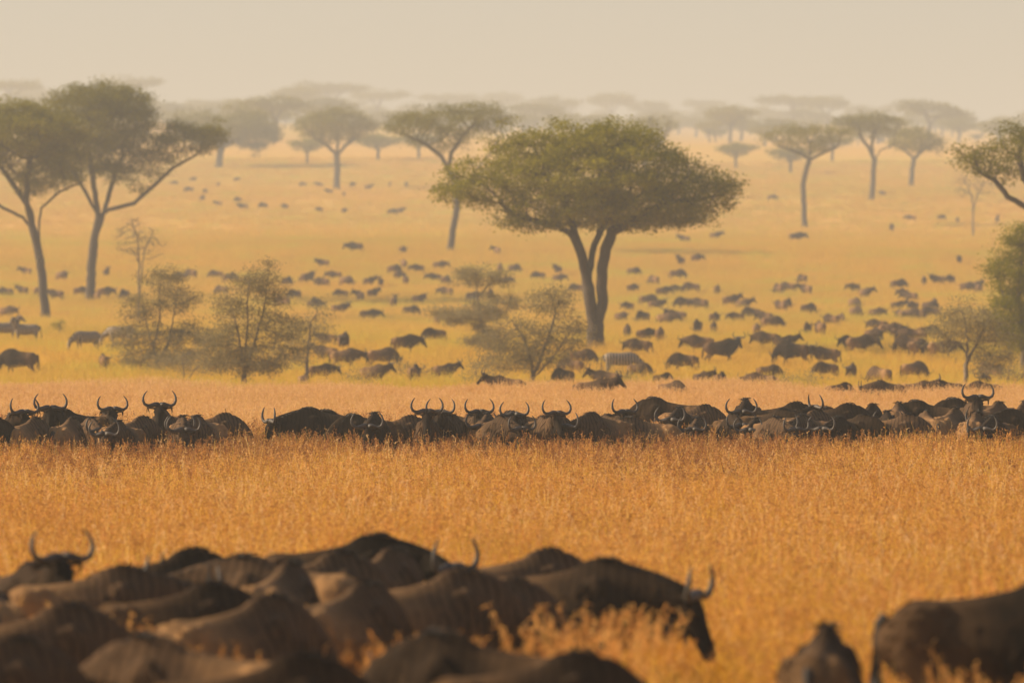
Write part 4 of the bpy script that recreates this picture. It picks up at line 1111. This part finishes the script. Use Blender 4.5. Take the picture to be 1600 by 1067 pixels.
# short grass on the slope
SHORT = [tuft('short_tuft%d' % i, 360 + i, 60, 10, 0.80, 0.5, mats=('short', 'short'), bw=0.016, heads=5, lean=0.4) for i in range(4)]
x, y = field(186, 640, 2.3, 1.3); k = rng.random(len(x)) < 0.35 + 0.65 * clump(x, y, 0.11); x, y = x[k], y[k]
h = rng.uniform(0.5, 1.1, len(x)); wdt = rng.uniform(0.8, 1.7, len(x))
scatter('short_grass', 'short yellow-green grass on the lower slope', SHORT, np.stack([x, y, gz(x, y)], 1), np.stack([wdt, wdt, h], 1), rng.integers(0, 4, len(x)))
x, y = field(640, 1200, 0.12, 1.3); h = rng.uniform(0.6, 1.4, len(x)); wdt = rng.uniform(1.2, 3.0, len(x))
scatter('far_grass', 'scattered dry tussocks on the upper slope', SHORT, np.stack([x, y, gz(x, y)], 1), np.stack([wdt, wdt, h], 1), rng.integers(0, 4, len(x)))

# the wood that covers the far rise: one mass in the haze
def merged(t, name):
    a, b = t
    va = np.empty(len(a.vertices) * 3, np.float32); a.vertices.foreach_get('co', va)
    vb = np.empty(len(b.vertices) * 3, np.float32); b.vertices.foreach_get('co', vb)
    fa = np.empty(len(a.polygons) * 4, np.int32); a.polygons.foreach_get('vertices', fa)
    fb = np.empty(len(b.polygons) * 4, np.int32); b.polygons.foreach_get('vertices', fb)
    tb = np.empty(len(b.vertices), np.float32); b.attributes['tint'].data.foreach_get('value', tb)
    na_ = len(a.vertices)
    me = mesh_np(name, np.concatenate([va, vb]).reshape(-1, 3), np.concatenate([fa, fb + na_]).reshape(-1, 4), None, False, {'tint': np.concatenate([np.zeros(na_, np.float32), tb])})
    me.materials.append(M['bark']); me.materials.append(M['leaf'])
    me.polygons.foreach_set('material_index', np.concatenate([np.zeros(len(fa) // 4, np.int32), np.ones(len(fb) // 4, np.int32)]))
    return me
WOOD = [merged(FAR[2], 'wood_a'), merged(FAR[1], 'wood_b')]
x, y = field(1550, 3100, 0.0006, 1.5)
k = rng.random(len(x)) < np.clip(0.15 + 1.1 * clump(x, y, 0.012), 0, 1) * np.clip((y - 1300) / 350, 0.12, 1); x, y = x[k], y[k]
h = rng.uniform(0.3, 0.85, len(x)) + 0.3 * (rng.random(len(x)) < 0.12); wdt = rng.uniform(1.0, 1.9, len(x)) * h
scatter('far_woodland', 'hazy acacia woodland covering the far rise', WOOD, np.stack([x, y, gz(x, y)], 1), np.stack([wdt, wdt, h], 1), (rng.random(len(x)) < 0.3).astype(int))
